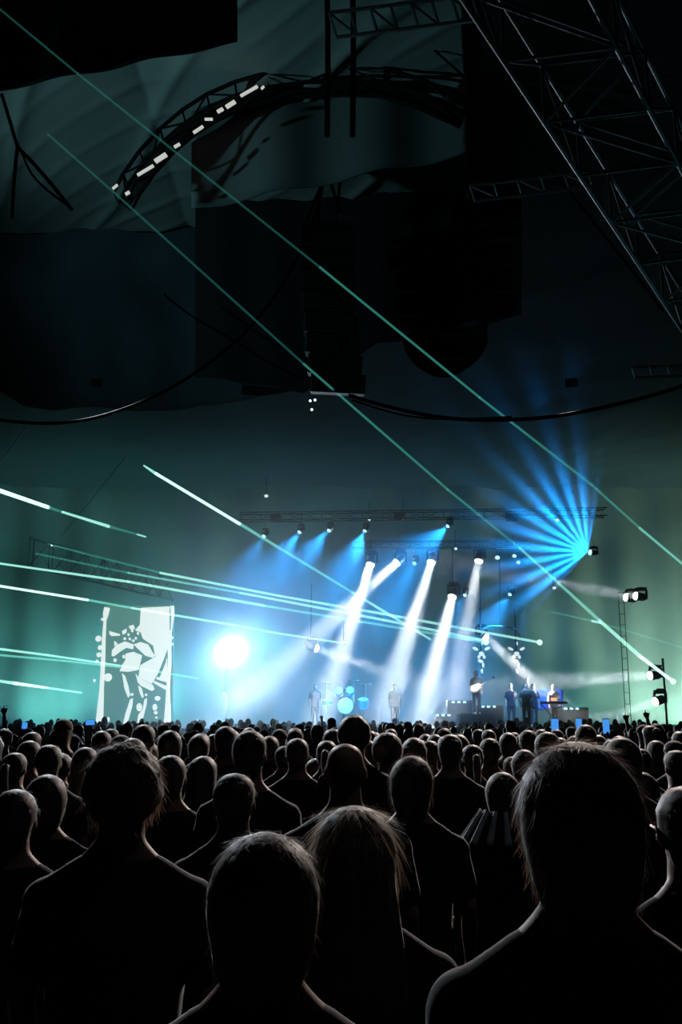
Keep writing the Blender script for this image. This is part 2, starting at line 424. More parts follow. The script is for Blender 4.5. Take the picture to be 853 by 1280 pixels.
# ---------------------------------------------------------------- haze
HB = MB(); HB.box((0, 38.9, 8.0), (61, 37.0, 16.4))
haze = HB.build('haze', None) if False else None
mh = bpy.data.materials.new('stage_haze'); mh.use_nodes = True
nt = mh.node_tree; nt.nodes.remove(nt.nodes['Principled BSDF'])
vs_ = nt.nodes.new('ShaderNodeVolumeScatter'); vs_.inputs['Density'].default_value = 0.014
vs_.inputs['Color'].default_value = (0.7, 0.88, 1, 1); vs_.inputs['Anisotropy'].default_value = 0.35
nt.links.new(vs_.outputs[0], nt.nodes['Material Output'].inputs['Volume'])
haze = link('haze', HB.me('haze', mh)); tag(haze, 'thin stage haze filling the tent around the stage', 'haze', kind='stuff')
def puff(u, v, Y, r, dens, label):
    """a drifting billow of thicker haze"""
    m = bpy.data.materials.new('haze_billow'); m.use_nodes = True; nt = m.node_tree; nt.nodes.remove(nt.nodes['Principled BSDF'])
    s = nt.nodes.new('ShaderNodeVolumeScatter'); s.inputs['Anisotropy'].default_value = 0.2
    tc = nt.nodes.new('ShaderNodeTexCoord'); ln = nt.nodes.new('ShaderNodeVectorMath'); ln.operation = 'LENGTH'
    nz = nt.nodes.new('ShaderNodeTexNoise'); nz.inputs['Scale'].default_value = 1.8; nz.inputs['Detail'].default_value = 3
    nt.links.new(tc.outputs['Object'], ln.inputs[0]); nt.links.new(tc.outputs['Object'], nz.inputs['Vector'])
    mr = nt.nodes.new('ShaderNodeMapRange'); mr.inputs[1].default_value = 0.2; mr.inputs[2].default_value = 1.0; mr.inputs[3].default_value = 1; mr.inputs[4].default_value = 0
    nt.links.new(ln.outputs['Value'], mr.inputs[0])
    m2 = nt.nodes.new('ShaderNodeMapRange'); m2.inputs[1].default_value = 0.42; m2.inputs[2].default_value = 0.68
    nt.links.new(nz.outputs['Fac'], m2.inputs[0])
    mu = nt.nodes.new('ShaderNodeMath'); mu.operation = 'MULTIPLY'; nt.links.new(mr.outputs[0], mu.inputs[0]); nt.links.new(m2.outputs[0], mu.inputs[1])
    mv = nt.nodes.new('ShaderNodeMath'); mv.operation = 'MULTIPLY'; nt.links.new(mu.outputs[0], mv.inputs[0]); mv.inputs[1].default_value = dens
    nt.links.new(mv.outputs[0], s.inputs['Density']); nt.links.new(s.outputs[0], nt.nodes['Material Output'].inputs['Volume'])
    b = MB(); b.ball((0, 0, 0), 1.0, 16, 10); o = b.build('haze_billow', m); o.location = at(u, v, Y); o.scale = r
    tag(o, label, 'haze', kind='stuff')

puff(205, 560, 36, (3.0, 1.2, 1.8), .10, 'drifting haze billow high above the video screen')
puff(275, 650, 38, (2.2, 1.2, 1.4), .08, 'drifting haze billow left of the blue lamp row')
puff(440, 700, 41.5, (1.9, 1.0, 1.3), .10, 'haze billow around the first steep white beams')
puff(480, 770, 41, (1.6, 0.9, 1.3), .10, 'haze billow between two steep white beams')
puff(590, 845, 42, (2.2, 1.0, 1.0), .07, 'haze billow around the guitarist')
puff(300, 815, 38.0, (2.6, 1.0, 2.3), .55, 'thick haze billow added to widen the bloom of the audience blinder')  # billow added to spread the bloom around the blinder
# ---------------------------------------------------------------- wash lights
wb = MB(); wb.box((0, 0, 0.15), (0.5, 0.35, 0.3)); wme = wb.me('wash_body', M_DARKMETAL)
for i, (x, c, k) in enumerate(WASH):
    on = False; yw, zw = (54.6, 0.0)
    o = link('wash_light', wme); o.location = (x, yw, zw)
    tag(o, 'black floor wash light %s' % ('at the back edge of the stage' if on else 'at the foot of the tent back wall'), 'light', 'wash lights %s' % ('on the stage' if on else 'along the back wall'))
    spot('wash_lamp', (x, yw, zw + .45), (x, yw + 2.4, zw + 6.6), (1500 if on else 2600) * k, c, 150, 0.9, 0.2, parent=o)

# ---------------------------------------------------------------- moving heads
def head_meshes(ml):
    b = MB(); b.box((0, 0, 0.27), (0.34, 0.30, 0.12)); base = b.me('base', M_DARKMETAL)
    b = MB(); b.box((-0.19, 0, 0.08), (0.05, 0.16, 0.34)); b.box((0.19, 0, 0.08), (0.05, 0.16, 0.34)); b.box((0, 0, 0.225), (0.4, 0.16, 0.04)); yoke = b.me('yoke', M_DARKMETAL)
    b = MB(); b.loft([(0, 0, -0.20, 0.15, 0.15), (0, 0, -0.1, 0.155, 0.155), (0, 0, 0.1, 0.14, 0.14), (0, 0, 0.18, 0.09, 0.09)], 16); hd = b.me('lamp_head', M_DARKMETAL, True)
    b = MB(); b.ball((0, 0, -0.19), (0.15, 0.15, 0.12), 18, 8); ln = b.me('lens', ml, True)
    return base, yoke, hd, ln
HM = {'w': head_meshes(M_LENS_W), 'b': head_meshes(M_LENS_B)}
def moving_head(p, target, kind, label, power, color, deg, blend=0.25, falloff='Linear', scale=1.0, group=None, size=0.12, lens=1.0, drop=.25, area=False):
    t = empty('moving_head_light', p); tag(t, label, 'light', group); t.scale = (scale,) * 3
    base, yoke, hd, ln = HM[kind]
    rod('clamp_pole', (0, 0, .3), (0, 0, .3 + drop / scale), .02, M_DARKMETAL, t)
    link('base', base, t); link('yoke', yoke, t)
    h = link('lamp_head', hd, t); l = link('lens', ln, h)
    d = (Vector(target) - Vector(p)).normalized()
    h.rotation_euler = d.to_track_quat('-Z', 'Y').to_euler()
    l.scale = (lens, lens, 1)
    if area:                                                   # a beam fixture: lit round aperture with a narrow spread
        l_ = bpy.data.lights.new('lamp', 'AREA'); l_.shape = 'DISK'; l_.size = size * 2; l_.spread = R(deg); l_.energy = power; l_.color = color
        s = bpy.data.objects.new('lamp', l_); COL.objects.link(s); s.parent = t
        s.location = d * 0.34; s.rotation_euler = d.to_track_quat('-Z', 'Y').to_euler()
        return t
    s = spot('lamp', Vector(p) + d * 0.36 * scale, target, power, color, deg, blend, size, falloff, t)
    return t
WHITE = (1.0, 0.94, 0.92)
# white beams: (u,v of lamp, u,v of target, Y lamp, Y target, cone deg, power)
WB = [((465, 700), (398, 905), 42, 39, 11, 1.0, 'first white spotlight from the left above stage, beam falling steeply to the left'),
      ((501, 699), (300, 880), 42, 39, 9.5, 0.8, 'white spotlight crossing its beam leftwards over the one beside it'),
      ((541, 697), (478, 900), 42, 39, 11, 1.0, 'white spotlight in the middle of the upper row with a wide steep beam'),
      ((567, 740), (527, 900), 41, 38.5, 13, 1.15, 'white spotlight hung lowest of the steep beams, over centre stage'),
      ((600, 695), (580, 800), 43, 42, 12, 0.55, 'white spotlight at the end of the upper row with a short faint beam'),
      ((389, 808), (560, 868), 44, 43, 9, 0.35, 'small white spotlight right of the glaring blinder with a pinkish beam going down right'),
      ((602, 792), (680, 862), 43.5, 42, 9, 0.5, 'white spotlight behind the lamp cluster aiming down right at the blue cloth'),
      ((820, 844), (690, 852), 42, 41, 8, 0.3, 'white spotlight low at stage end throwing a level beam over the blue cloth'),
      ((826, 875), (740, 905), 41, 40, 9, 0.16, 'lowest white spotlight at stage end with a faint beam down to the crowd'),
      ((802, 746), (690, 728), 43, 42.5, 7, 0.10, 'white spotlight at the top of the thin mast beside the wall'),
      ((790, 748), (690, 728), 43.2, 42.8, 7, 0.05, 'dimmer white lamp on the thin mast, next to the brighter one')]
for (a_, b_, Y1, Y2, deg, k, lab) in WB:
    p = at(*a_, Y1); q = at(*b_, Y2)
    moving_head(p, q, 'w', lab, 560 * k, WHITE, deg + 3, 0.4, None, 1.25, area=True, size=.15, drop=1.6 if a_ == (567, 740) else (2.5 if a_ in ((389, 808), (602, 792)) else .1))
# blue fans hanging on the front truss
BB = [((377, 662), (320, 740), 41, 34, 0.7, 'first blue lamp of the row on the front truss, wide fan to lower left'),
      ((414, 660), (350, 735), 41, 34, 0.8, 'second blue lamp of the row on the front truss, beside the third'),
      ((458, 660), (405, 770), 41, 34, 1.0, 'third blue lamp of the row on the front truss, left of the dark gap'),
      ((563, 655), (470, 740), 41, 42, 1.2, 'bright blue lamp alone on the front truss with the widest fan'),
      ((520, 701), (490, 760), 43, 30, 0.3, 'small blue lamp between two white spotlights of the upper row'),
      ((640, 740), (590, 810), 43, 34, 0.6, 'blue lamp hanging right of the white spotlights, in front of dark folds'),
      ((332, 667), (290, 740), 42, 34, 0.35, 'dim blue lamp at the left end of the front truss'),
      ((583, 741), (560, 790), 44, 30, 0.25, 'small blue lamp tucked beside the lowest white spotlight')]
for (a_, b_, Y1, deg, k, lab) in BB:
    p = at(*a_, Y1); q = at(*b_, Y1 - 1.0)
    moving_head(p, q, 'b', lab, 900 * k, (0.012, 0.31, 0.82), deg + 22, 0.15, None, 0.7, lens=0.8, area=True, size=.07)

SIGN = 1.0
# radial gobo fan at the right
p = at(743, 691, 39.6)
t = moving_head(p, at(600, 676, 38.6), 'b', 'blue lamp throwing a huge striped burst of light to the upper left', 32000, (0.006, 0.21, 0.62), 150, 0.05, None, 0.8, size=.015)
l = [c for c in t.children if c.type == 'LIGHT'][0].data
l.use_nodes = True; nt = l.node_tree; e = nt.nodes['Emission']
g = nt.nodes.new('ShaderNodeTexCoord')
def M(op, a, b=None, c=None):
    n = nt.nodes.new('ShaderNodeMath'); n.operation = op
    for i, x in enumerate((a, b, c)):
        if x is None: continue
        if isinstance(x, (int, float)): n.inputs[i].default_value = x
        else: nt.links.new(x, n.inputs[i])
    return n.outputs[0]
# direction leaving the lamp = -Incoming or Incoming; stripes repeat so only the angle matters
lo = [c for c in t.children if c.type == 'LIGHT'][0]
RL = lo.rotation_euler.to_matrix().transposed()
def DOT(v):
    n = nt.nodes.new('ShaderNodeVectorMath'); n.operation = 'DOT_PRODUCT'; nt.links.new(g.outputs['Normal'], n.inputs[0]); n.inputs[1].default_value = v; return n.outputs['Value']
ax = (Vector((0, 0, 2)) - p).normalized()                      # the striped pattern is centred on an axis aimed at the audience
ex = Vector((0, 0, 1)).cross(ax).normalized() * -1; ez = ex.cross(ax).normalized()
ang = M('ARCTAN2', DOT(RL @ ez), DOT(RL @ ex))
st1 = M('POWER', M('ABSOLUTE', M('SINE', M('MULTIPLY', ang, 13.0))), 2.5)
nz = nt.nodes.new('ShaderNodeTexNoise'); nz.noise_dimensions = '1D'; nz.inputs['Scale'].default_value = 9; nz.inputs['Detail'].default_value = 2
nt.links.new(ang, nz.inputs['W'])
st2 = M('MULTIPLY', M('ADD', st1, 0.12), M('ADD', M('MULTIPLY', nz.outputs['Fac'], .8), .35))
f = nt.nodes.new('ShaderNodeLightFalloff'); f.inputs['Strength'].default_value = 1.0
# throw: the striped pattern falls out of focus and dies away a few metres from the lamp
dist = M('DIVIDE', f.outputs['Linear'], f.outputs['Quadratic'])
fade = M('DIVIDE', 1.0, M('ADD', 1.0, M('POWER', M('DIVIDE', dist, 3.3), 6.0)))
cdir = (at(640, 640, 39.6) - p).normalized()                   # shutters cut the fan to the upper left
cdir = (cdir - ax * cdir.dot(ax)).normalized(); cperp = ax.cross(cdir)
dx_, dy_ = DOT(RL @ cdir), DOT(RL @ cperp)
mr = nt.nodes.new('ShaderNodeMapRange'); mr.interpolation_type = 'SMOOTHSTEP'; mr.inputs[1].default_value = 0.2; mr.inputs[2].default_value = 0.42
nt.links.new(M('MULTIPLY', SIGN, M('DIVIDE', dx_, M('SQRT', M('ADD', M('MULTIPLY', dx_, dx_), M('MULTIPLY', dy_, dy_))))), mr.inputs[0])
nt.links.new(M('MULTIPLY', M('MULTIPLY', st2, M('MULTIPLY', fade, mr.outputs[0])), f.outputs['Linear']), e.inputs['Strength'])

# the blinder facing the audience
p = at(284, 812, 39)
t = empty('audience_blinder', p); tag(t, 'glaring white blinder lamp facing the crowd beside the video screen', 'light')
b = MB(); b.box((0, 0.12, 0), (0.9, 0.2, 0.5)); b.build('housing', M_DARKMETAL, t)
rod('stand_pole', (0, .12, -.25), (0, .12, 1.35 - p.z), .015, M_DARKMETAL, t)
for sx in (-0.22, 0.22):
    b = MB(); b.ball((sx, 0, 0), (0.19, 0.06, 0.19), 18, 10); b.build('lens', M_GLASS_HOT, t, True)
spot('lamp', p + Vector((0, -0.2, 0)), at(400, 880, 20), 17000, (0.8, 0.9, 1.0), 44, 1.0, 0.3, None, t)

# flood added out of frame on the left to brighten the pale canopy
def flood(p, q, power, color, deg, label, blend=0.8, sz=1.0):
    t = empty('flood_light', p); tag(t, label, 'light')
    rot = (Vector(q) - Vector(p)).to_track_quat('-Z', 'Y').to_matrix()
    b = MB(); b.box((0, 0, 0.12), (0.5 * sz, 0.35 * sz, 0.2 * sz), rot); b.build('housing', M_DARKMETAL, t)
    spot('lamp', Vector(p), q, power, color, deg, blend, 0.15, None, t)
flood((-10, 12.5, 9.5), (-3, 16, 14.2), 2500, (0.30, 0.78, 0.85), 120, 'unseen added teal flood brightening the pale canopy from its far left corner')
flood((7.5, 14, 3.6), (4.6, 12.0, 8.6), 700, (0.2, 0.8, 0.95), 80, 'unseen added teal flood brightening the big roof truss')  # added out of frame to give the roof truss its teal edges
# ---------------------------------------------------------------- laser beams: light scattered by the haze, put in as glowing tubes
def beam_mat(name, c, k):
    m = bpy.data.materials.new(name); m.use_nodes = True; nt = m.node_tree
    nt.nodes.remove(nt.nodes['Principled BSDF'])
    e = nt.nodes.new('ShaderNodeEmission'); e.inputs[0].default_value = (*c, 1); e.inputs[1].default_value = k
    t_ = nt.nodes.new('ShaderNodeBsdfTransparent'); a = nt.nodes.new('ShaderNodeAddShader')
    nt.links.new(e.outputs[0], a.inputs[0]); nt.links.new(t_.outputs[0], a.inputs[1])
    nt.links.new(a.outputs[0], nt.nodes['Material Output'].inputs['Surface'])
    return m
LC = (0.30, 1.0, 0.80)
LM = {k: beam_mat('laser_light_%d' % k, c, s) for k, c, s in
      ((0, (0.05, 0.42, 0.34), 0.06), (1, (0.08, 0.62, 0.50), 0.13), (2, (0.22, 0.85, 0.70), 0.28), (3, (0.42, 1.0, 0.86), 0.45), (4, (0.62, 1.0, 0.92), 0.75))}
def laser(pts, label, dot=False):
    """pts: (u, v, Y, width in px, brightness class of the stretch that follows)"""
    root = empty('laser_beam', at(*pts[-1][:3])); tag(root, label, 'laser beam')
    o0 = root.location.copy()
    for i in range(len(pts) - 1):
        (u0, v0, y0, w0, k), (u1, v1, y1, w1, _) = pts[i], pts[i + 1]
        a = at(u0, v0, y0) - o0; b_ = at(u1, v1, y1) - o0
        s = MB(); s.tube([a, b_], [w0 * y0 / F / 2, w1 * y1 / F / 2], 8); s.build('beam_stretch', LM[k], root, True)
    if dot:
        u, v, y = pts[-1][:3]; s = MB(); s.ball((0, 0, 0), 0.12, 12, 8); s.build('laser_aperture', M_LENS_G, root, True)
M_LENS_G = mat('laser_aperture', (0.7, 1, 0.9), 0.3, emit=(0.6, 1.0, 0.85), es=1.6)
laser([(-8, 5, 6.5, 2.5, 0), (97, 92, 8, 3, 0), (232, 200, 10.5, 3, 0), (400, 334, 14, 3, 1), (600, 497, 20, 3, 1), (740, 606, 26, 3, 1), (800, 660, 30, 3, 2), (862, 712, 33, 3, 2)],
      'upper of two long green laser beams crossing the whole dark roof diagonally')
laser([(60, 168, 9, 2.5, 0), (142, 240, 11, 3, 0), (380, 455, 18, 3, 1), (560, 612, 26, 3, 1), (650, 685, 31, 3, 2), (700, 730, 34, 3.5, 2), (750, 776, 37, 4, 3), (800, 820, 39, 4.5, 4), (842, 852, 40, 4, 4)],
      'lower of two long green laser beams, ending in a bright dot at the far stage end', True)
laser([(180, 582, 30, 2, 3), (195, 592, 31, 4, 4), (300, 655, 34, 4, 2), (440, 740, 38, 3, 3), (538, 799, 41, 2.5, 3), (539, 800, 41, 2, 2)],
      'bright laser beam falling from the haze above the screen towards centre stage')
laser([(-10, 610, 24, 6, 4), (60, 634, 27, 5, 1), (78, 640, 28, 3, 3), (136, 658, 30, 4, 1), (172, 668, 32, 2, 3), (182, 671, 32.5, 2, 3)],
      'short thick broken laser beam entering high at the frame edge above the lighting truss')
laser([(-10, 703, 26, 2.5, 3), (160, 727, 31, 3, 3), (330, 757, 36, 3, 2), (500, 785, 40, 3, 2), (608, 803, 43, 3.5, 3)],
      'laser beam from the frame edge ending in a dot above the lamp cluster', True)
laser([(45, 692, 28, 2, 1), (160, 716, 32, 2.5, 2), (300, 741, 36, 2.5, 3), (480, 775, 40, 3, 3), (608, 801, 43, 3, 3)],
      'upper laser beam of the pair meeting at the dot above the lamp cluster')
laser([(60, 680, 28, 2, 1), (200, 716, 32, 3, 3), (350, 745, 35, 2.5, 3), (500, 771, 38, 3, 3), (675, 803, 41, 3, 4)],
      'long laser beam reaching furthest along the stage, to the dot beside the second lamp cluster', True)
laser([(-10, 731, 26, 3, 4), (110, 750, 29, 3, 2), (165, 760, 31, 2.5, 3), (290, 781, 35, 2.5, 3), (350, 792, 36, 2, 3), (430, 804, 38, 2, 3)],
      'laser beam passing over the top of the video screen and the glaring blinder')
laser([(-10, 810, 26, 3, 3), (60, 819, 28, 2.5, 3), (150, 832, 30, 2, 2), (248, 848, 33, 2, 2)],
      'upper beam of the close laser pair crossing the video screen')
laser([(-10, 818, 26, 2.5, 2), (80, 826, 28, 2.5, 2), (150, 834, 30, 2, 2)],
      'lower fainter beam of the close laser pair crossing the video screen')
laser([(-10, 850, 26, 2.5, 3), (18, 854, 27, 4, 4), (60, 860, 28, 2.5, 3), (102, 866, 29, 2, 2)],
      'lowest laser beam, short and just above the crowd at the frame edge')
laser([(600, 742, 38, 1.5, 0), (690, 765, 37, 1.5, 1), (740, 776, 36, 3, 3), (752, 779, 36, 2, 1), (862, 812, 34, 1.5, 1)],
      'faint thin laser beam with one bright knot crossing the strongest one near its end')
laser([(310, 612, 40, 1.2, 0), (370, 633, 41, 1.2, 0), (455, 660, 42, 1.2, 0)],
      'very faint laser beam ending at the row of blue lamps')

# ---------------------------------------------------------------- video screen, flat picture shown as lit shapes on its own face
YS = 38.0
def on_screen(u, v, d=0.0): return at(u, v, YS) + Vector((0, -d, 0))
c0 = on_screen(168, 908); t = empty('video_screen', c0); tag(t, 'tall video screen showing a dancing performer in glowing white shapes', 'screen')
M_SCR = mat('screen_face', (0.02, 0.03, 0.03), 0.4, emit=(0.11, 0.33, 0.28), es=0.75, noise_amt=0.05)
M_SCRW = mat('screen_white', (0.1, 0.1, 0.1), 0.4, emit=(0.76, 0.92, 0.89), es=1.1, noise_amt=0.02)
M_SCRM = mat('screen_mid', (0.1, 0.1, 0.1), 0.4, emit=(0.30, 0.56, 0.50), es=0.9, noise_amt=0.02)
def outline(name, polys, m, d, parent, th=0.01):
    vs = []; fs = []
    for P in polys:
        k = len(vs); n = len(P)
        vs += [on_screen(u, v, d + th) - c0 for u, v in P] + [on_screen(u, v, d) - c0 for u, v in P]
        fs.append([k + i for i in range(n)]); 
        for i in range(n): fs.append([k + i, k + n + i, k + n + (i + 1) % n, k + (i + 1) % n])
    return link(name, mesh(name, vs, fs, m), parent)
def ell(u, v, a, b_, r=0, n=12):
    r = R(r); return [(u + a * math.cos(x) * math.cos(r) - b_ * math.sin(x) * math.sin(r), v + a * math.cos(x) * math.sin(r) + b_ * math.sin(x) * math.cos(r)) for x in [2 * PI * i / n for i in range(n)]]
tl, tr, br, bl = on_screen(131, 757) - c0, on_screen(217, 757) - c0, on_screen(215, 925) - c0, on_screen(125, 925) - c0
vs = [tl, tr, br, bl] + [p + Vector((0, 0.25, 0)) for p in (tl, tr, br, bl)]
link('panel', mesh('panel', vs, [(0, 1, 2, 3), (7, 6, 5, 4), (0, 4, 5, 1), (1, 5, 6, 2), (2, 6, 7, 3), (3, 7, 4, 0)], M_SCR), t)
Z = lambda pts: [(100 + x * 130 / 853, 740 + y * 180 / 1181) for x, y in pts]    # crop pixels -> photo pixels
pic = [Z(p) for p in [
    [(500, 130), (735, 118), (738, 420), (700, 520), (640, 670), (590, 755), (480, 700), (495, 600), (620, 530), (600, 440), (520, 385), (490, 330), (495, 200)],
    [(715, 540), (722, 745), (625, 715)], [(600, 725), (710, 770), (708, 805), (610, 750)],
    [(260, 525), (262, 480), (300, 435), (370, 405), (440, 430), (438, 470), (380, 458), (330, 490), (280, 528)],
    [(440, 430), (500, 410), (560, 430), (600, 500), (620, 520), (600, 540), (540, 525), (480, 470)],
    [(375, 505), (440, 490), (510, 520), (500, 570), (480, 640), (400, 655), (325, 650), (345, 600), (372, 560)],
    [(345, 665), (372, 690), (400, 780), (412, 850), (395, 868), (365, 790)],
    [(455, 665), (480, 700), (600, 765), (612, 800), (590, 812), (500, 770), (475, 740)],
    [(478, 765), (508, 790), (525, 860), (510, 870), (488, 820)],
    [(412, 880), (436, 870), (430, 940), (395, 1060), (378, 1085), (355, 1080), (372, 1000)],
    [(530, 880), (550, 870), (548, 920), (515, 1050), (495, 1090), (470, 1085), (478, 1010), (515, 960)],
    [(345, 320), (385, 300), (388, 330), (352, 352)], [(400, 280), (440, 268), (452, 300), (420, 320)], [(455, 310), (495, 265), (490, 335), (468, 345)],
    [(240, 320), (330, 345), (330, 358), (262, 362), (243, 348)], [(280, 400), (310, 420), (285, 448)]]]
pic += [ell(100 + x * .1524, 740 + y * .1524, a * .1524, b_ * .1524) for x, y, a, b_ in [(368, 383, 12, 12), (478, 385, 16, 18), (427, 840, 13, 13), (543, 843, 11, 11), (487, 945, 24, 34), (637, 872, 24, 20), (615, 945, 20, 28), (622, 990, 16, 14), (628, 1030, 12, 10), (233, 1045, 12, 22), (288, 560, 14, 16), (360, 530, 12, 16), (430, 360, 26, 40)]]
outline('bright_shape', pic, M_SCRW, 0.004, t)['kind'] = 'stuff'
dk = [Z(p) for p in [[(640, 670), (700, 560), (712, 530), (705, 580), (655, 700), (640, 700)], [(445, 470), (510, 500), (500, 515), (440, 485)], [(385, 300), (500, 330), (520, 400), (470, 420), (380, 370)]]]
outline('dark_shape', dk, M_SCR, 0.016, t)['kind'] = 'stuff'
outline('hair_highlight', [ell(100 + x * .1524, 740 + y * .1524, 10 * .1524, 12 * .1524) for x, y in [(400, 350), (430, 320), (460, 380), (440, 400), (478, 340), (410, 385)]], M_SCRW, 0.03, t)['kind'] = 'stuff'
# bright edge columns of the screen, built as lamp-lit posts of stacked clear tubes
def edge_column(name, pts, blobs, parent, lab):
    g = link(name, None, parent) if False else None
    s = MB(); s.tube([on_screen(u, v, 0.16) - c0 for u, v, r in pts], [r * YS / F for u, v, r in pts], 10); o = s.build(name, M_SCRW, parent, True); o['label'] = lab
    for u, v, r in blobs:
        s = MB(); s.ball(on_screen(u, v, 0.25) - c0, r * YS / F, 10, 8); s.build('bulb', M_SCRW, o, True)
edge_column('edge_light', [(135, 760, 3.6), (133.5, 768, 3.6), (132.5, 776, 1.8), (131, 800, 2.3), (130, 830, 2.6), (128.5, 860, 2.7), (126.5, 890, 4), (125, 908, 4.8)],
            [(125, 799, 3.8), (127, 810, 3), (125.5, 819, 3), (123.5, 827, 2), (137, 847, 5), (120, 851, 1.8), (130, 775, 2)], t, 'leftmost glowing white edge light with bulbs on both sides')
edge_column('edge_light', [(216, 758, 2.6), (217, 770, 2.0), (215, 790, 0.8), (213, 808, 2.2), (213, 830, 2.2), (211, 860, 2), (211, 885, 3.5), (210, 908, 4.6)],
            [(217, 775, 1.8), (215, 790, 1.6), (216.5, 798, 1.8), (216.5, 806, 1.8)], t, 'rightmost glowing white edge light, thinner at the top')
for u in (131, 214):
    rod('leg', on_screen(u, 905, -0.4) - c0, Vector((on_screen(u, 905).x, YS + 0.4, 0)) - c0, 0.06, M_DARKMETAL, t)

# ---------------------------------------------------------------- things on the stage
def stage_at(u, Y): p = at(u, 900, Y); return Vector((p.x, Y, SZ))
# lamp cluster masts
M_BULB = mat('cluster_bulb', (0.8, 0.9, 0.9), 0.4, emit=(0.75, 0.95, 1.0), es=1.1)
for u0, lab in ((602, 'leaf shaped cluster of white lamps above the guitarist'), (646, 'leaf shaped cluster of white lamps right of the one above the guitarist')):
    c = at(u0, 822, 43); t = empty('lamp_cluster', c); tag(t, lab, 'light')
    rod('mast', (0, 0, 2.2), (0, 0, -0.8), 0.035, M_DARKMETAL, t)
    for dx, dz, a, b_, r_ in [(-.26, .38, .13, .06, 25), (.26, .38, .13, .06, -25), (0, .16, .12, .10, 0), (-.12, .02, .06, .08, 0), (.12, .02, .06, .08, 0), (-.05, -.16, .12, .07, 15), (.06, -.34, .05, .12, 0), (0, -.6, .05, .10, 0), (.04, .62, .03, .09, 0)]:
        s = MB(); s.ball((dx, -0.06, dz), (a, 0.05, b_), 10, 6, Matrix.Rotation(R(r_), 3, 'Y')); s.build('bulb', M_BULB, t, True)
# hexagonal ring truss above
t = empty('ring_truss', at(625, 786, 43)); tag(t, 'six sided metal frame hanging above the two lamp clusters', 'truss')
H = [(-.7, 0), (-.42, .1), (.42, .1), (.75, -.05), (.95, -.5)]; H = [(-.95, -.45)] + H
for i in range(len(H) - 1): rod('frame_bar', (H[i][0], 0, H[i][1]), (H[i + 1][0], 0, H[i + 1][1]), 0.05, M_ALU, t)
for u, v1 in ((625, 690),): rod('hanger', (0, 0, 0.1), at(u, v1, 43) - t.location, 0.02, M_CABLE, t)
# blue lit cloth hung behind the keyboard
cl = cloth('blue_cloth', [(668, 862, 884), (676, 862, 888), (704, 862, 884)], 42.5, mat('royal_blue_cloth', (0.08, 0.25, 0.9), 0.8), 'small blue cloth panel lit from above beside the keyboard', fold=0.05, nseg=12)
spot('cloth_lamp', at(672, 846, 41.6), at(684, 872, 42.5), 250, (0.1, 0.4, 1), 60, 0.5, 0.1, None)
# keyboard on stand
t = empty('keyboard', stage_at(690, 41)); tag(t, 'dark keyboard on an X stand on stage below the blue cloth', 'keyboard')
s = MB(); s.box((0, 0, 0.98), (1.3, 0.35, 0.10)); s.build('key_bed', M_DARKMETAL, t)
for a_, b_ in ((-.45, .45), (.45, -.45)): rod('stand_leg', (a_, 0, 0), (b_, 0, 0.93), 0.025, M_ALU, t)
s = MB(); s.box((0.12, -0.05, 1.12), (0.25, 0.02, 0.14)); s.build('lit_display', mat('orange_display', (.2, .1, .05), .5, emit=(1, .55, .35), es=1.0), t)
# drum kit
t = empty('drum_kit', stage_at(432, 41)); tag(t, 'blue lit drum kit on stage left of the nearest curly head', 'drum kit')
M_DRUM = mat('blue_drum_shell', (0.05, 0.35, 0.7), 0.3, emit=(0.02, 0.35, 0.75), es=0.0); M_SKIN = mat('drum_skin', (0.6, 0.75, 0.85), 0.5)
def drum(c, r, d, ax):
    rot = Matrix.Rotation(ax, 3, 'X'); s = MB(); s.tube([Vector(c) + rot @ Vector((0, 0, -d / 2)), Vector(c) + rot @ Vector((0, 0, d / 2))], r, 20); o = s.build('drum', M_DRUM, t, False)
    for q in (-1, 1):
        s = MB(); s.tube([Vector(c) + rot @ Vector((0, 0, q * d / 2 * 0.97)), Vector(c) + rot @ Vector((0, 0, q * (d / 2 + 0.012)))], r * 0.95, 20); s.build('drum_skin', M_SKIN, o)
drum((0, -0.3, 0.85), 0.33, 0.4, PI / 2); drum((-.28, -.1, 1.42), .17, .2, R(60)); drum((.2, -.1, 1.45), .17, .2, R(60)); drum((.75, .1, .95), .22, .35, R(20)); drum((-.75, .1, 1.0), .2, .15, R(10))
for x, z in ((-.8, 1.75), (.85, 1.75), (-1.0, 1.35), (.35, 1.9)):
    s = MB(); s.tube([(x, 0, z), (x, 0, z + 0.02), (x, 0, z + 0.03)], [0.24, 0.23, 0.03], 18); o = s.build('cymbal', mat('cymbal_metal', (0.7, 0.6, 0.3), 0.25, 0.9), t, False); rod('cymbal_stand', (x, 0, 0), (x, 0, z), 0.02, M_ALU, t)
spot('drum_lamp', at(432, 872, 38.5), t.location + Vector((0, -0.2, 1.0)), 900, (0.1, 0.55, 1), 50, 0.5, 0.1, None)
# amplifier crates
for u, Y, w_, h_, lab in ((575, 43, 1.1, 1.1, 'black amplifier cabinet on stage left of the guitarist'), (612, 43.5, 1.2, 0.9, 'black amplifier cabinet behind the guitarist'), (555, 42, 0.8, 0.5, 'low black floor monitor crate with small blue lights'), (715, 43, 1.4, 0.8, 'black equipment case on stage right of the keyboard')):
    t = empty('amplifier', stage_at(u, Y)); tag(t, lab, 'amplifier')
    s = MB(); s.box((0, 0, h_ / 2), (w_, 0.5, h_)); s.build('cabinet', M_DARKMETAL, t)
    s = MB(); s.box((0, -0.255, h_ / 2), (w_ * .88, 0.02, h_ * .8)); s.build('grille', M_CABLE, t)
    s = MB()
    for k in range(3): s.box((-.3 + .25 * k, -0.27, h_ * .93), (.12, .02, .07))
    tag(s.build('indicator_light', M_LENS_B, t), kind='stuff')
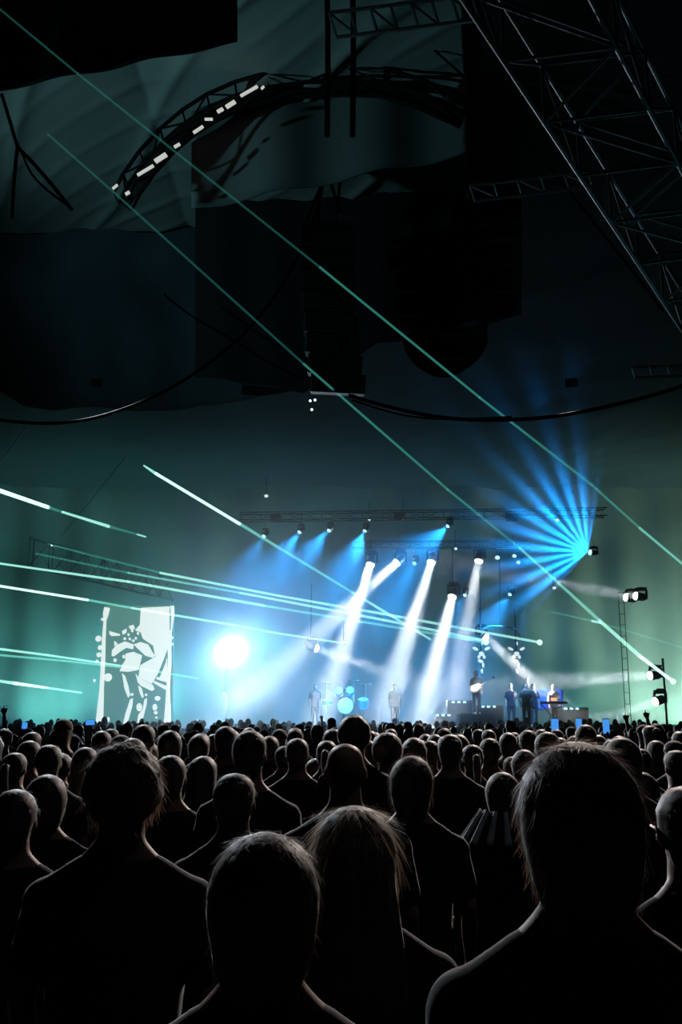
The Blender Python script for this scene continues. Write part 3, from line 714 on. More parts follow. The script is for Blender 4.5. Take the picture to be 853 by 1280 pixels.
# mast with lamps at the stage end
t = empty('lamp_mast', Vector((at(786, 900, 43.4).x, 43.4, 0))); tag(t, 'thin dark mast carrying two white lamps beside the side wall', 'mast')
for dx in (-.12, .12): rod('pole', (dx, 0, 0), (dx, 0, 7.3), 0.02, M_DARKMETAL, t)
for k in range(14): rod('rung', (-.12, 0, .5 * k + .3), (.12, 0, .5 * k + .3), 0.015, M_DARKMETAL, t)
rod('arm', (-.15, 0, 7.28), (.75, 0, 7.28), 0.035, M_DARKMETAL, t)
t = empty('lamp_mast', Vector((at(834, 900, 41.6).x, 41.6, 0))); tag(t, 'dark mast at stage end with two low white lamps', 'mast')
rod('pole', (0, 0, 0), (0, 0, 4.2), 0.05, M_DARKMETAL, t); rod('arm', (0, 0, 3.9), (-.5, 0, 3.9), 0.035, M_DARKMETAL, t); rod('arm', (0, 0, 2.9), (-.35, 0, 2.9), 0.035, M_DARKMETAL, t)
# small glints on the stage truss: pilot lights
for (u, v, r_, lab) in [(333, 620, .09, 'small pale lamp hung high left of the blue lamp row'), (622, 697, .11, 'small bright lamp hanging below the striped burst'), (643, 695, .09, 'pale lamp head beside the striped burst'), (648, 703, .08, 'tilted pale lamp head just below another one'), (697, 650, .08, 'tiny bright lamp inside the striped burst'), (693, 735, .08, 'tiny lamp glinting under the striped burst'), (570, 686, .07, 'tiny pinkish lamp right of the bright blue lamp'), (280, 867, .08, 'small orange white lamp below the glaring blinder'), (430, 803, .09, 'small lamp dot where a thin laser ends'), (462, 650, .06, 'tiny lamp glint on the front truss over the third blue lamp'), (504, 649, .06, 'tiny lamp glint in the middle of the front truss')]:
    t = empty('small_lamp', at(u, v, 41.5)); tag(t, lab, 'light')
    s = MB(); s.ball((0, 0, 0), (r_, 0.07, r_ * .8), 10, 6); s.build('lens', M_BULB, t, True)
    s = MB(); s.box((0, 0.12, 0.02), (r_ * 1.8, 0.14, r_ * 1.8)); s.build('housing', M_DARKMETAL, t)
    rod('hanger', (0, 0.12, 0.1), (0, 0.12, 0.9), 0.015, M_DARKMETAL, t)
# ================================================================ PEOPLE
def hair_mat(name, c):
    m = mat(name, c, 0.55, nscale=40, spec=0.5)
    nt = m.node_tree; b = nt.nodes['Principled BSDF']
    tr = nt.nodes.new('ShaderNodeBsdfTranslucent'); tr.inputs[0].default_value = (c[0] * 2 + .05, c[1] * 2 + .03, c[2] * 2 + .02, 1)
    mx = nt.nodes.new('ShaderNodeMixShader'); mx.inputs[0].default_value = 0.35
    nt.links.new(b.outputs[0], mx.inputs[1]); nt.links.new(tr.outputs[0], mx.inputs[2])
    nt.links.new(mx.outputs[0], nt.nodes['Material Output'].inputs['Surface'])
    return m
M_SKIN_A = mat('skin_light', (0.42, 0.26, 0.19), 0.55, noise_amt=0.08, nscale=12)
M_SKIN_B = mat('skin_dark', (0.16, 0.09, 0.06), 0.5, noise_amt=0.08, nscale=12)
def cmat(n, c, sh=0.4): return mat(n, c, 0.9, nscale=25, sheen=sh, noise_amt=0.3)
HAIR = {k: mat('hair_' + k, c, 0.58, nscale=60, spec=0.6, sheen=0.45) for k, c in dict(black=(.012, .010, .009), brown=(.035, .022, .015), blonde=(.09, .06, .035)).items()}  # blonde mass darkened as its shaded side; loose strands paler for the rim light
STRAND = {k: hair_mat('strand_' + k, c) for k, c in dict(black=(.05, .035, .03), brown=(.12, .07, .05), blonde=(.55, .42, .30)).items()}
SHIRT = {'black': cmat('black_shirt_cotton', (.010, .010, .012)), 'navy': cmat('navy_shirt_cotton', (.014, .02, .04)), 'charcoal': cmat('charcoal_shirt_cotton', (.03, .03, .032)), 'grey': cmat('grey_shirt_cotton', (.06, .06, .065))}
M_TROUSER = cmat('dark_trouser_denim', (.015, .018, .03))

def remesh(b, name, m, voxel, smooth_it=4, post=None):
    me = mesh(name, b.v, b.f, m); o = link('tmp', me)
    md = o.modifiers.new('r', 'REMESH'); md.mode = 'VOXEL'; md.voxel_size = voxel; md.use_smooth_shade = True
    s = o.modifiers.new('s', 'SMOOTH'); s.iterations = smooth_it; s.factor = 0.5
    dg = bpy.context.evaluated_depsgraph_get(); dg.update()
    out = bpy.data.meshes.new_from_object(o.evaluated_get(dg)); out.name = name
    bpy.data.objects.remove(o); bpy.data.meshes.remove(me)
    if post:
        for v in out.vertices: post(v)
    out.polygons.foreach_set('use_smooth', [True] * len(out.polygons))
    if not out.materials: out.materials.append(m)
    return out

def arm_joints(pose, s):
    if pose == 'up' or (pose == 'one' and s > 0):
        return [(s * .182, 0, 1.37), (s * .27, .05, 1.66), (s * .24, .07, 1.90)], Vector((s * -.02, .03, 1)).normalized()
    if pose == 'phone' and s > 0:
        return [(s * .182, 0, 1.37), (s * .23, .16, 1.60), (s * .13, .27, 1.80)], Vector((-s * .15, .25, 1)).normalized()
    return [(s * .182, 0, 1.365), (s * .245, -.03, 1.12), (s * .235, .07, .88)], Vector((0, .25, -1)).normalized()
def body_mb(pose):
    b = MB()
    b.loft([(0, 0, .83, .12, .09), (0, 0, .90, .165, .115), (0, 0, .97, .165, .115), (0, 0, 1.07, .14, .10), (0, 0, 1.20, .155, .11), (0, .005, 1.28, .170, .12), (0, 0, 1.35, .175, .10), (0, -.01, 1.41, .135, .08), (0, -.012, 1.46, .085, .068), (0, -.01, 1.49, .068, .064), (0, -.008, 1.56, .063, .062), (0, -.004, 1.61, .058, .06)], 24, 2.3)
    b.ball((0, -.012, 1.665), (.076, .096, .092), 20, 14); b.ball((0, -.016, 1.692), (.072, .090, .065), 18, 12)
    b.ball((0, .022, 1.60), (.057, .068, .078), 16, 12)
    b.ball((0, .052, 1.545), (.026, .026, .022), 10, 8)
    b.tube([(0, .078, 1.655), (0, .098, 1.625), (0, .104, 1.612)], [.009, .011, .014], 8)       # nose
    b.ball((0, .080, 1.578), (.024, .012, .009), 10, 6)                                        # mouth
    b.ball((0, .074, 1.668), (.055, .014, .011), 12, 6)                                        # brow
    for s in (-1, 1):
        b.ball((s * .078, -.008, 1.636), (.0105, .019, .031), 10, 8, Matrix.Rotation(s * -.25, 3, 'Z'))
        J, hd = arm_joints(pose, s)
        b.ball(J[0], (.062, .06, .058), 12, 8)
        b.tube([(s * .02, -.02, 1.53), (s * .07, -.018, 1.465), (s * .16, -.005, 1.385)], [.035, .042, .045], 10)
        b.tube([J[0], Vector(J[0]).lerp(Vector(J[1]), .5), J[1], Vector(J[1]).lerp(Vector(J[2]), .4), J[2]], [.052, .047, .038, .040, .026], 10)
        wr = Vector(J[2]); sidev = Vector((s, 0, 0)); fr = hd.cross(sidev).normalized()
        if abs(hd.z) > .5: palm_side = Vector((0, 1, 0)) if pose == 'down' or s < 0 and pose != 'up' else Vector((s, 0, 0))
        pc = wr + hd * .05
        b.tube([wr, wr + hd * .04, wr + hd * .085], [.024, .033, .034], 10)
        for k in range(4):
            off = palm_side * ((k - 1.5) * .021); ln = (.062, .076, .080, .066)[k]
            spr = palm_side * ((k - 1.5) * (.016 if hd.z > 0 else 0)); p0 = wr + hd * .08 + off; p1 = p0 + hd * ln * .5 + fr * .004 * s + spr; p2 = p0 + hd * ln * .95 + fr * s * .016 + spr * 2
            b.tube([p0 - hd * .02, p1, p2], [.0095, .009, .0075], 6)
        b.tube([wr + hd * .03 - palm_side * .03, wr + hd * .06 - palm_side * .055, wr + hd * .085 - palm_side * .062], [.013, .011, .009], 6)
        b.tube([(s * .088, 0, .90), (s * .098, .012, .70), (s * .10, .015, .50), (s * .102, -.012, .34), (s * .102, -.012, .09)], [.088, .075, .055, .055, .036], 12)
        b.tube([(s * .102, -.045, .045), (s * .105, .05, .045), (s * .112, .15, .03), (s * .115, .19, .028)], [.036, .042, .034, .020], 10)
    return b
def face_post(v):
    for s in (-1, 1):
        d = (v.co - Vector((s * .031, .086, 1.645))).length
        if d < .022: v.co.y -= .010 * (1 - d / .022)
def shirt_mb(pose, long_sleeve=False, wide=1.0, collar=False, hood=False):
    b = MB(); w_ = wide
    b.loft([(0, 0, .80, .182 * w_, .132), (0, 0, .90, .182 * w_, .132), (0, 0, 1.05, .165 * w_, .122), (0, 0, 1.20, .175 * w_, .128), (0, .005, 1.29, .188 * w_, .135), (0, 0, 1.355, .190 * w_, .115), (0, -.01, 1.415, .148 * w_, .092), (0, -.012, 1.455, .098, .080), (0, -.012, 1.478 if not collar else 1.51, .083, .077)], 26, 2.4)
    if hood: b.ball((0, -.085, 1.44), (.11, .05, .07), 14, 8)
    for s in (-1, 1):
        J, hd = arm_joints(pose, s)
        b.ball((J[0][0] * w_, 0, 1.362), (.072, .070, .068), 12, 8)
        b.tube([(s * .045, -.02, 1.478), (s * .085, -.018, 1.45), (s * .17 * w_, -.005, 1.378)], [.036, .046, .056], 10)
        a = Vector(J[0]); a.x *= w_; e = Vector(J[1]); wr = Vector(J[2])
        if long_sleeve: b.tube([a, a.lerp(e, .5), e, e.lerp(wr, .93)], [.066, .060, .052, .040], 12)
        else: b.tube([a, a.lerp(e, .5), a.lerp(e, .78)], [.066, .062, .060], 12)
    return b
def trouser_mb():
    b = MB(); b.loft([(0, 0, .80, .14, .11), (0, 0, .88, .176, .126), (0, 0, .97, .170, .122)], 20, 2.3)
    for s in (-1, 1): b.tube([(s * .088, 0, .92), (s * .098, .010, .70), (s * .10, .012, .50), (s * .102, -.008, .30), (s * .102, -.008, .075)], [.098, .086, .070, .064, .060], 12)
    return b
PROF = {
 'short': [(1.555, .052, .055, -.035), (1.585, .064, .072, -.030), (1.62, .073, .086, -.028), (1.66, .082, .098, -.018), (1.70, .082, .098, -.012), (1.735, .066, .082, -.010), (1.757, .040, .052, -.008), (1.765, .012, .016, -.008)],
 'medium': [(1.50, .050, .045, -.05), (1.525, .068, .062, -.045), (1.56, .082, .080, -.038), (1.60, .091, .094, -.032), (1.64, .096, .104, -.026), (1.68, .096, .108, -.02), (1.715, .086, .102, -.015), (1.745, .066, .082, -.012), (1.765, .038, .05, -.01), (1.773, .012, .016, -.01)],
 'long': [(1.27, .060, .018, -.115), (1.30, .105, .030, -.110), (1.36, .122, .040, -.10), (1.43, .118, .052, -.08), (1.50, .106, .066, -.058), (1.56, .098, .084, -.044), (1.62, .098, .100, -.034), (1.67, .098, .108, -.024), (1.71, .088, .102, -.018), (1.742, .066, .080, -.014), (1.763, .038, .05, -.01), (1.77, .012, .016, -.01)],
}
PROF['bun'] = PROF['short']; PROF['ponytail'] = PROF['short']; PROF['curly'] = None; PROF['cap'] = PROF['short']
def hair_mb(kind, amp=.004, seed=0, hi=False):
    b = MB(); n = 40 if hi else 20
    if kind == 'curly':
        fn = lambda v: 1 + .07 * noise.noise(v * 3.2 + Vector((seed, 0, 0))) + .05 * noise.noise(v * 9 + Vector((0, seed, 0)))
        b.ball((0, -.022, 1.672), (.108, .118, .115), n * 2 if hi else 26, n if hi else 16, fn=fn)
    else:
        pr = PROF[kind]
        if hi:                                                   # finer rings
            q = []
            for i in range(len(pr) - 1):
                for k in range(3): q.append(tuple(pr[i][j] * (1 - k / 3) + pr[i + 1][j] * k / 3 for j in range(4)))
            pr = q + [pr[-1]]
        b.loft([(0, c, z, rx, ry) for z, rx, ry, c in pr], n)
        for i, v in enumerate(b.v):
            a = math.atan2(v.y, v.x)
            q = amp * (noise.noise(Vector((a * 4, v.z * 14, seed))) + .7 * math.sin(a * 17 + seed + v.z * 5) * (1.0 if kind == 'long' else .3))
            r_ = math.hypot(v.x, v.y) or 1
            v.x += q * v.x / r_; v.y += q * v.y / r_
    if kind == 'bun': b.ball((0, -.125, 1.70), (.042, .036, .042), 12, 8)
    if kind == 'ponytail': b.tube([(0, -.11, 1.69), (0, -.155, 1.67), (0, -.165, 1.58), (.01, -.14, 1.44), (.015, -.12, 1.36)], [.018, .030, .032, .022, .006], 10)
    for v in b.v:
        lim = .052 if v.z > 1.69 else .012
        if v.y > lim: v.y = lim + (v.y - lim) * (.95 if v.z > 1.72 else (.6 if v.z > 1.69 else .15))
    return b
def cap_mb():
    b = MB(); b.loft([(0, -.012, 1.685, .089, .104), (0, -.012, 1.72, .086, .10), (0, -.012, 1.755, .068, .082), (0, -.01, 1.775, .035, .042), (0, -.01, 1.782, .01, .01)], 22)
    b.ball((0, .115, 1.69), (.065, .065, .006), 14, 6); return b

def strands(hb, n, ln, seed, w=.0007, curl=.4, zmin=1.5, drop=1.0, out=.25):
    """loose hairs: thin curved ribbons rooted on the hair surface, one joined mesh"""
    r_ = random.Random(seed); vs = []; fs = []
    F_ = [f for f in hb.f if len(f) <= 4]
    cen = sum(hb.v, Vector()) / len(hb.v)
    for _ in range(n):
        f = r_.choice(F_); c = sum((hb.v[i] for i in f), Vector()) / len(f)
        if c.z < zmin: continue
        nrm = (hb.v[f[1]] - hb.v[f[0]]).cross(hb.v[f[2]] - hb.v[f[1]])
        if nrm.length < 1e-9: continue
        nrm.normalize()
        if nrm.dot(c - cen) < 0: nrm = -nrm
        p = c + (hb.v[f[1]] - c) * r_.random() + (hb.v[f[0]] - c) * r_.random() * .5 - nrm * .002
        dn = Vector((r_.uniform(-.6, .6), r_.uniform(-.6, .3), -drop)); tan = (dn - nrm * dn.dot(nrm)).normalized()
        d = (tan + nrm * r_.uniform(.02, out) * 2).normalized(); L_ = ln * r_.uniform(.4, 1.2)
        sd_ = d.cross(nrm).normalized() * w; bend = Vector((r_.uniform(-1, 1), r_.uniform(-1, 1), r_.uniform(-1, .3))) * curl
        k = len(vs)
        for j in range(4):
            vs += [p + sd_ * (1 - j / 4), p - sd_ * (1 - j / 4)]; p = p + d * L_ / 3; d = (d + bend * .35 - nrm * .10).normalized()
        for j in range(3): fs.append((k + 2 * j, k + 2 * j + 1, k + 2 * j + 3, k + 2 * j + 2))
    return vs, fs

CACHE = {}
def cached(key, fn):
    if key not in CACHE: CACHE[key] = fn()
    return CACHE[key]
VOX = {'hi': .011, 'mid': .0135, 'lo': .028}
def body_me(pose, q, skin): 
    base = cached(('body', pose, q), lambda: remesh(body_mb(pose), 'body', M_SKIN_A, VOX[q], 2, face_post))
    if skin is M_SKIN_A: return base
    def f(): m = base.copy(); m.materials[0] = skin; return m
    return cached(('body', pose, q, skin.name), f)
def shirt_me(pose, q, colr, sl=False, wide=1.0, collar=False, hood=False):
    base = cached(('shirt', pose, q, sl, wide, collar, hood), lambda: remesh(shirt_mb(pose, sl, wide, collar, hood), 'shirt', SHIRT['black'], VOX[q] * 1.1, 3))
    def f(): m = base.copy(); m.materials[0] = SHIRT[colr]; return m
    return cached(('shirt', pose, q, colr, sl, wide, collar, hood), f)
def hair_me(kind, q, colr, seed):
    def f():
        b = hair_mb(kind, .004, seed, q == 'hi'); return b.me('hair', HAIR[colr], True)
    return cached(('hair', kind, q, colr, seed if q == 'hi' else seed % 3), f)
TRO = {q: None for q in VOX}
PEOPLE = []; N_P = [0]
def person(u, v, w, hair='short', hc='black', shirt='black', pose='down', skin='A', label=None, group=None, sl=False, wide=1.0,
           collar=False, hood=False, turn=0.0, hair_s=1.0, strand=0, slen=.05, Y=None, ztop=None, x=None, curl=.4, wid=.178, tilt=0.0, **kw):
    if Y is None: Y = F * wid / w
    if ztop is None:
        p = at(u, v, Y)
        while any((p.x - a) ** 2 + (Y - b_) ** 2 < .40 ** 2 for a, b_ in PEOPLE): Y *= 1.03; p = at(u, v, Y)
        ztop = p.z; x = p.x
    elif x is None: x = at(u, 900, Y).x
    q = 'hi' if Y < 3 else ('mid' if Y < 9 else 'lo')
    if pose != 'down' and q == 'lo': q = 'mid'
    top = {'bald': 1.757, 'curly': 1.79, 'medium': 1.773, 'cap': 1.785}.get(hair, 1.77)
    if pose in ('up', 'one', 'phone') and kw.get('hand_top'): pass
    s = ztop / top
    t = empty('person', (x, Y, 0), turn); t.scale = (1, 1, s) if kw.get('keepw') else (s ** .5, s ** .5, s)
    tag(t, label, 'person', group)
    N_P[0] += 1
    sk = M_SKIN_A if skin == 'A' else M_SKIN_B
    body = link('body', body_me(pose, q, sk), t)
    sh = link('shirt', shirt_me(pose, q, shirt, sl, wide, collar, hood), t)
    if TRO[q] is None: TRO[q] = remesh(trouser_mb(), 'trousers', M_TROUSER, VOX[q] * 1.2, 2)
    link('trousers', TRO[q], t)
    if hair != 'bald':
        seed = N_P[0]
        h = link('hair', hair_me(hair, q, hc, seed), t)
        if hair_s != 1.0:
            h.scale = (hair_s, hair_s, 1)
        if not strand and Y < 9.5:
            kk = N_P[0] % 4
            def mk():
                hb = hair_mb(hair, .004, kk, False); vs, fs = strands(hb, 700, .035, kk + 50, w=.0012, out=.2)
                return mesh('loose_hair', vs, fs, STRAND[hc], False)
            so = link('loose_hair', cached(('st', hair, hc, kk), mk), h); so['kind'] = 'stuff'
        if strand:
            hb = hair_mb(hair, .004, seed, True)
            vs, fs = strands(hb, strand, slen, seed, curl=curl, **{k: kw[k] for k in ('zmin', 'drop', 'out') if k in kw})
            so = link('loose_hair', mesh('loose_hair', vs, fs, STRAND[hc], False), h); so['kind'] = 'stuff'
        if hair == 'cap': link('cap', cached('cap', lambda: cap_mb().me('cap', SHIRT['charcoal'], True)), t)
    if pose == 'phone':
        o = link('phone_hand_marker', None, t) if False else None
    PEOPLE.append((x, Y)); t['_u'] = u
    return t

# ---- near and middle rows, placed one by one: (u, v of head top, head width px)
bigman = person(718, 927, 142, 'medium', 'brown', 'black', label='big silhouetted head with grown out hair, nearest and largest of all heads', wide=1.02, strand=9000, slen=.045, wid=.196, hair_s=1.02, collar=False, drop=1.0, out=.14)
frizz = person(332, 1040, 134, 'medium', 'black', 'black', label='near round head with frizzy hair lit at the nape, lowest in the frame', strand=7000, slen=.04, wid=.192, out=.1, curl=.25, sl=True)
blonde = person(443, 1007, 100, 'long', 'blonde', 'black', label='person with long parted hair glowing pale around the head', strand=4500, slen=.10, wid=.196, drop=2.0, out=.015, curl=.06)
leftman = person(158, 928, 86, 'curly', 'brown', 'charcoal', label='large broad shouldered person with tousled hair below the video screen', strand=5000, slen=.045, wid=.20, wide=1.08)
glassman = person(858, 980, 84, 'short', 'brown', 'charcoal', label='short haired person in glasses cut off by the frame edge', wid=.178, strand=2500, slen=.02, collar=True)
bald = person(432, 929, 51, 'bald', shirt='charcoal', label='bald person with sticking out ears and thin lit shoulder line, frame centre', wid=.165, wide=1.05, skin='A')
leftmid = person(294, 965, 54, 'short', 'black', 'black', label='close cropped head with lit ear and shoulder, up behind the frizzy near head', wid=.172, skin='B')
HP = [
 (313, 912, 44, 'short', 'black', 'navy', 'thick necked head with a soft lit rim, below the glaring blinder', dict(wide=1.04)),
 (515, 945, 54, 'medium', 'brown', 'black', 'round head with long dark hair and a lit parting, between the bald and striped people', dict(strand=2500, slen=.05)),
 (214, 943, 45, 'short', 'brown', 'black', 'head with a lit earring glint beside the tousled large person', dict(strand=900, slen=.02)),
 (444, 893, 40, 'curly', 'black', 'black', 'tall person with curly hair standing above everyone at frame centre', dict(strand=1500, slen=.03, wid=.215)),
 (372, 922, 31, 'short', 'brown', 'black', 'small head with warm orange lit ear left of the bald person', {}),
 (409, 925, 28, 'ponytail', 'brown', 'charcoal', 'head half hidden just behind the bald person', {}),
 (485, 915, 37, 'curly', 'brown', 'black', 'bushy haired head between the tall curly person and the round long haired one', dict(wid=.21)),
 (517, 922, 34, 'long', 'blonde', 'black', 'fair haired head lit pink behind the round long haired one', {}),
 (563, 917, 32, 'short', 'black', 'black', 'upright oval head with clean lit outline below the lowest hung white spotlight', {}),
 (628, 965, 46, 'medium', 'brown', 'grey', 'person with lit hair above a striped light grey hood', dict(hood=True, strand=1200, slen=.03)),
 (777, 922, 48, 'medium', 'brown', 'black', 'wide head with warm lit edge right behind the largest head', dict(strand=900, slen=.03)),
 (684, 914, 33, 'short', 'black', 'black', 'dark round head peeking up just behind the largest head', {}),
 (655, 937, 36, 'medium', 'brown', 'black', 'lit haired head squeezed beside the largest head', {}),
 (845, 937, 34, 'short', 'brown', 'grey', 'person with a bright lit cheek at the frame edge above the glasses wearer', dict(skin='A')),
 (732, 905, 27, 'short', 'black', 'black', 'head of a person in the middle distance directly over the largest head', {}),
 (660, 912, 24, 'short', 'black', 'black', 'small head in front of the keyboard player', {}),
 (60, 968, 54, 'medium', 'black', 'black', 'dim barely lit large head low beside the tousled large person', {}),
 (62, 930, 34, 'short', 'black', 'black', 'dim head with cyan lit edge in the third row from the near crowd edge', {}),
 (80, 898, 23, 'cap', 'black', 'black', 'head in a cap rising above the skyline below the open teal haze', {}),
 (38, 925, 30, 'short', 'black', 'navy', 'dim head with thin cyan rim near the frame edge', {}),
 (107, 934, 34, 'long', 'brown', 'black', 'dim head with a lit wavy crown next to the tousled large person', {}),
 (181, 905, 29, 'short', 'black', 'black', 'oval head dark against the foot of the video screen', {}),
 (213, 913, 30, 'medium', 'black', 'charcoal', 'head with lit edge beneath the inner post of the video screen', {}),
 (250, 918, 27, 'medium', 'brown', 'black', 'head with two lit hair wings between screen and blinder', {}),
 (283, 907, 28, 'short', 'black', 'black', 'plain dark head left of the thick necked one', {}),
 (255, 945, 38, 'long', 'black', 'black', 'long haired head with a thin lit collar behind the close cropped one', {}),
 (20, 940, 36, 'ponytail', 'black', 'black', 'dim ponytailed head at the frame edge', {}),
 (20, 985, 60, 'short', 'black', 'black', 'almost black large shoulder and head at the frame edge', {}),
 (338, 920, 25, 'medium', 'brown', 'black', 'small head between the thick necked one and the orange eared one', {}),
 (355, 932, 24, 'short', 'black', 'black', 'small dark head low beside the orange eared one', {}),
 (590, 930, 30, 'ponytail', 'brown', 'black', 'head with hair tied back behind the upright oval head', {}),
 (612, 922, 28, 'short', 'black', 'black', 'small head just over the striped hood wearer', {}),
 (640, 945, 30, 'bun', 'brown', 'black', 'head with a small bun beside the striped hood wearer', {}),
 (545, 938, 26, 'curly', 'black', 'charcoal', 'small fuzzy head low between two lit long haired heads', dict(wid=.2)),
 (800, 935, 30, 'short', 'black', 'black', 'dark head beneath the raised arms near the stage end', {}),
 (820, 925, 25, 'short', 'brown', 'charcoal', 'small head with warm lit temple near the stage end', {}),
 (800, 965, 44, 'long', 'black', 'black', 'long haired head in shade between the largest head and the glasses wearer', {}),
 (395, 948, 33, 'long', 'brown', 'black', 'long haired head tight against the bald person\'s shoulder', {}),
 (460, 925, 30, 'medium', 'brown', 'black', 'lit head directly below the tall curly person', {}),
 (152, 918, 27, 'cap', 'black', 'black', 'capped head just above the tousled large person', {}),
 (128, 913, 25, 'short', 'black', 'black', 'dark head beneath the outer post of the video screen', {}),
 (700, 922, 27, 'medium', 'brown', 'black', 'lit haired head half hidden by the crown of the largest head', {}),
]
for (u, v, w_, h, hc, sc_, lab, kw) in HP:
    kw = dict(kw); kw.setdefault('wid', .196 if h in ('medium', 'long') else .178)
    person(u, v, w_, h, hc, sc_, label=lab, turn=rnd.uniform(-.3, .3), **kw)
# the striped hood of the hood wearer, and the glasses wearer's spectacles
# ---- striped hood cloth
t = [o for o in bpy.data.objects if o.get('label', '').startswith('person with lit hair above a striped')][0]
M_STRIPE = mat('pale_stripe_cloth', (0.8, 0.8, 0.85), 0.9, sheen=0.2); 
def hoodfn(s, q):
    a = PI * (1.05 + 0.9 * s); r_ = .12 + .13 * q
    return Vector((r_ * math.cos(a) * 1.1, r_ * math.sin(a) * .8 - .0, 1.56 - .20 * q + .01 * math.sin(s * 40)))
hd_ = solid('hood', hoodfn, 24, 8, SHIRT['charcoal'], .012, t)
for k in range(7):
    s0 = .06 + k * .135
    o = solid('stripe', lambda s, q, s0=s0: hoodfn(s0 + s * .055, .05 + q * .9) * 1 + Vector((0, -.012, .006)), 3, 6, M_STRIPE, .004, hd_)
# ---- spectacles
M_FRAME = mat('red_glow_spectacle_frame', (0.35, 0.01, 0.02), 0.35, emit=None)  # red light glowing at ear and glasses is put into this colour
for s in (-1, 1):
    b = MB(); b.tube([(s * .084, -.03, 1.625), (s * .086, -.005, 1.655), (s * .082, .05, 1.655), (s * .068, .100, 1.652)], [.005, .005, .004, .004], 6); b.build('temple_arm', M_FRAME, glassman, True)
    b = MB(); b.tube([(s * .034 + .024 * math.cos(a), .108, 1.648 + .02 * math.sin(a)) for a in [2 * PI * k / 12 for k in range(13)]], .0025, 5); b.build('lens_rim', M_FRAME, glassman, True)

# ---------------------------------------------------------------- raised arms in the crowd
def raised(u, vhand, Y, pose, lab, hair='short', shirt='black'):
    """a person whose raised hand tops out at pixel row vhand"""
    p = at(u, vhand, Y); hx = {'one': .24, 'up': .24, 'phone': .10}[pose]
    s = p.z / 2.07 if pose != 'phone' else p.z / 1.98
    s = max(.86, min(1.08, s))
    t = person(u, 0, 20, hair, 'black', shirt, pose, label=lab, Y=Y, ztop=1.765 * s, x=p.x - hx * s)
    return t
raised(810, 884, 14.0, 'one', 'person raising one bare arm with spread fingers below the lowest stage end lamp')
raised(784, 888, 14.6, 'one', 'person lifting a bent arm beside the taller raised arm')
raised(402, 891, 22, 'one', 'distant person holding one fist up in front of the steep white beams')
raised(4, 878, 13.5, 'up', 'person with both arms up at the frame edge below the teal haze')
M_PHONE = mat('phone_shell', (.02, .02, .02), .3); M_PHSCR = mat('phone_screen', (.05, .1, .2), .3, emit=(.06, .30, .85), es=1.0)
def phone(u, v, Y, lab, w_=.10, h_=.19, holder=True):
    p = at(u, v, Y)
    t = empty('phone', p); tag(t, lab, 'phone', None)
    b = MB(); b.box((0, 0, 0), (w_, .012, h_)); o = b.build('case', M_PHONE, t)
    b = MB(); b.box((0, -.008, 0), (w_ * .9, .004, h_ * .9)); b.build('lit_screen', M_PHSCR, t)
    if holder:
        s = (p.z - .06) / 1.93
        s = max(.86, min(1.1, s))
        person(u, 0, 20, rnd.choice(['short', 'medium']), 'black', 'black', 'phone', label='person holding up ' + lab.split(' ', 1)[1].join(['the ', '']), Y=Y - .27 * s ** .5, ztop=1.765 * s, x=p.x - .105 * s ** .5)
phone(758, 908, 14, 'tallest glowing phone, below the level white beam', .10, .22)
phone(724, 905, 17, 'upright glowing phone over the largest head', .11, .2)
phone(694, 906, 15, 'tilted glowing phone in front of the equipment case', .12, .2)
phone(113, 903, 16, 'small glowing phone at the outer foot of the video screen', .16, .09)
phone(31, 907, 17, 'faint glowing phone in the crowd below the teal haze', .1, .12)

# ---------------------------------------------------------------- rows further back
ZONES = [(0, 'below the open teal haze'), (112, 'below the video screen'), (222, 'below the glaring blinder'), (330, 'below the crossing white beams'),
         (415, 'in front of the drum kit'), (470, 'below the middle white beams'), (555, 'in front of the guitarist'), (628, 'in front of the keyboard'),
         (712, 'below the level white beam'), (785, 'below the stage end masts')]
ORD = 'nearest,second nearest,third nearest,fourth nearest,fifth nearest,sixth nearest,seventh nearest,eighth nearest,ninth nearest,tenth nearest,eleventh nearest,twelfth nearest,thirteenth nearest,fourteenth nearest,fifteenth nearest,sixteenth nearest,seventeenth nearest,eighteenth nearest,nineteenth nearest,twentieth nearest'.split(',')
ORD += [t_ + ' ' + o_ + ' nearest' for t_ in ('twenty', 'thirty') for o_ in 'first second third fourth fifth sixth seventh eighth ninth'.split()]
cand = []; Y = 6.6; row = 0
while Y < 31.5:
    half = 430 / F * Y * 1.02; x = -half + rnd.uniform(0, .4); sp = .56 if Y < 14 else .6
    while x < half:
        xx = x + rnd.uniform(-.1, .1); yy = Y + rnd.uniform(-.22, .22)
        if all((xx - a) ** 2 + ((yy - b_) * .8) ** 2 > .42 ** 2 for a, b_ in PEOPLE[-400:]): cand.append((xx, yy)); PEOPLE.append((xx, yy))
        x += sp * rnd.uniform(.85, 1.35)
    Y += .75 if Y < 16 else 1.0
    row += 1
cand.sort(key=lambda c: c[1])
LIMIT = 296 - N_P[0]
near = cand[:LIMIT]; far = cand[LIMIT:]
zc = {}
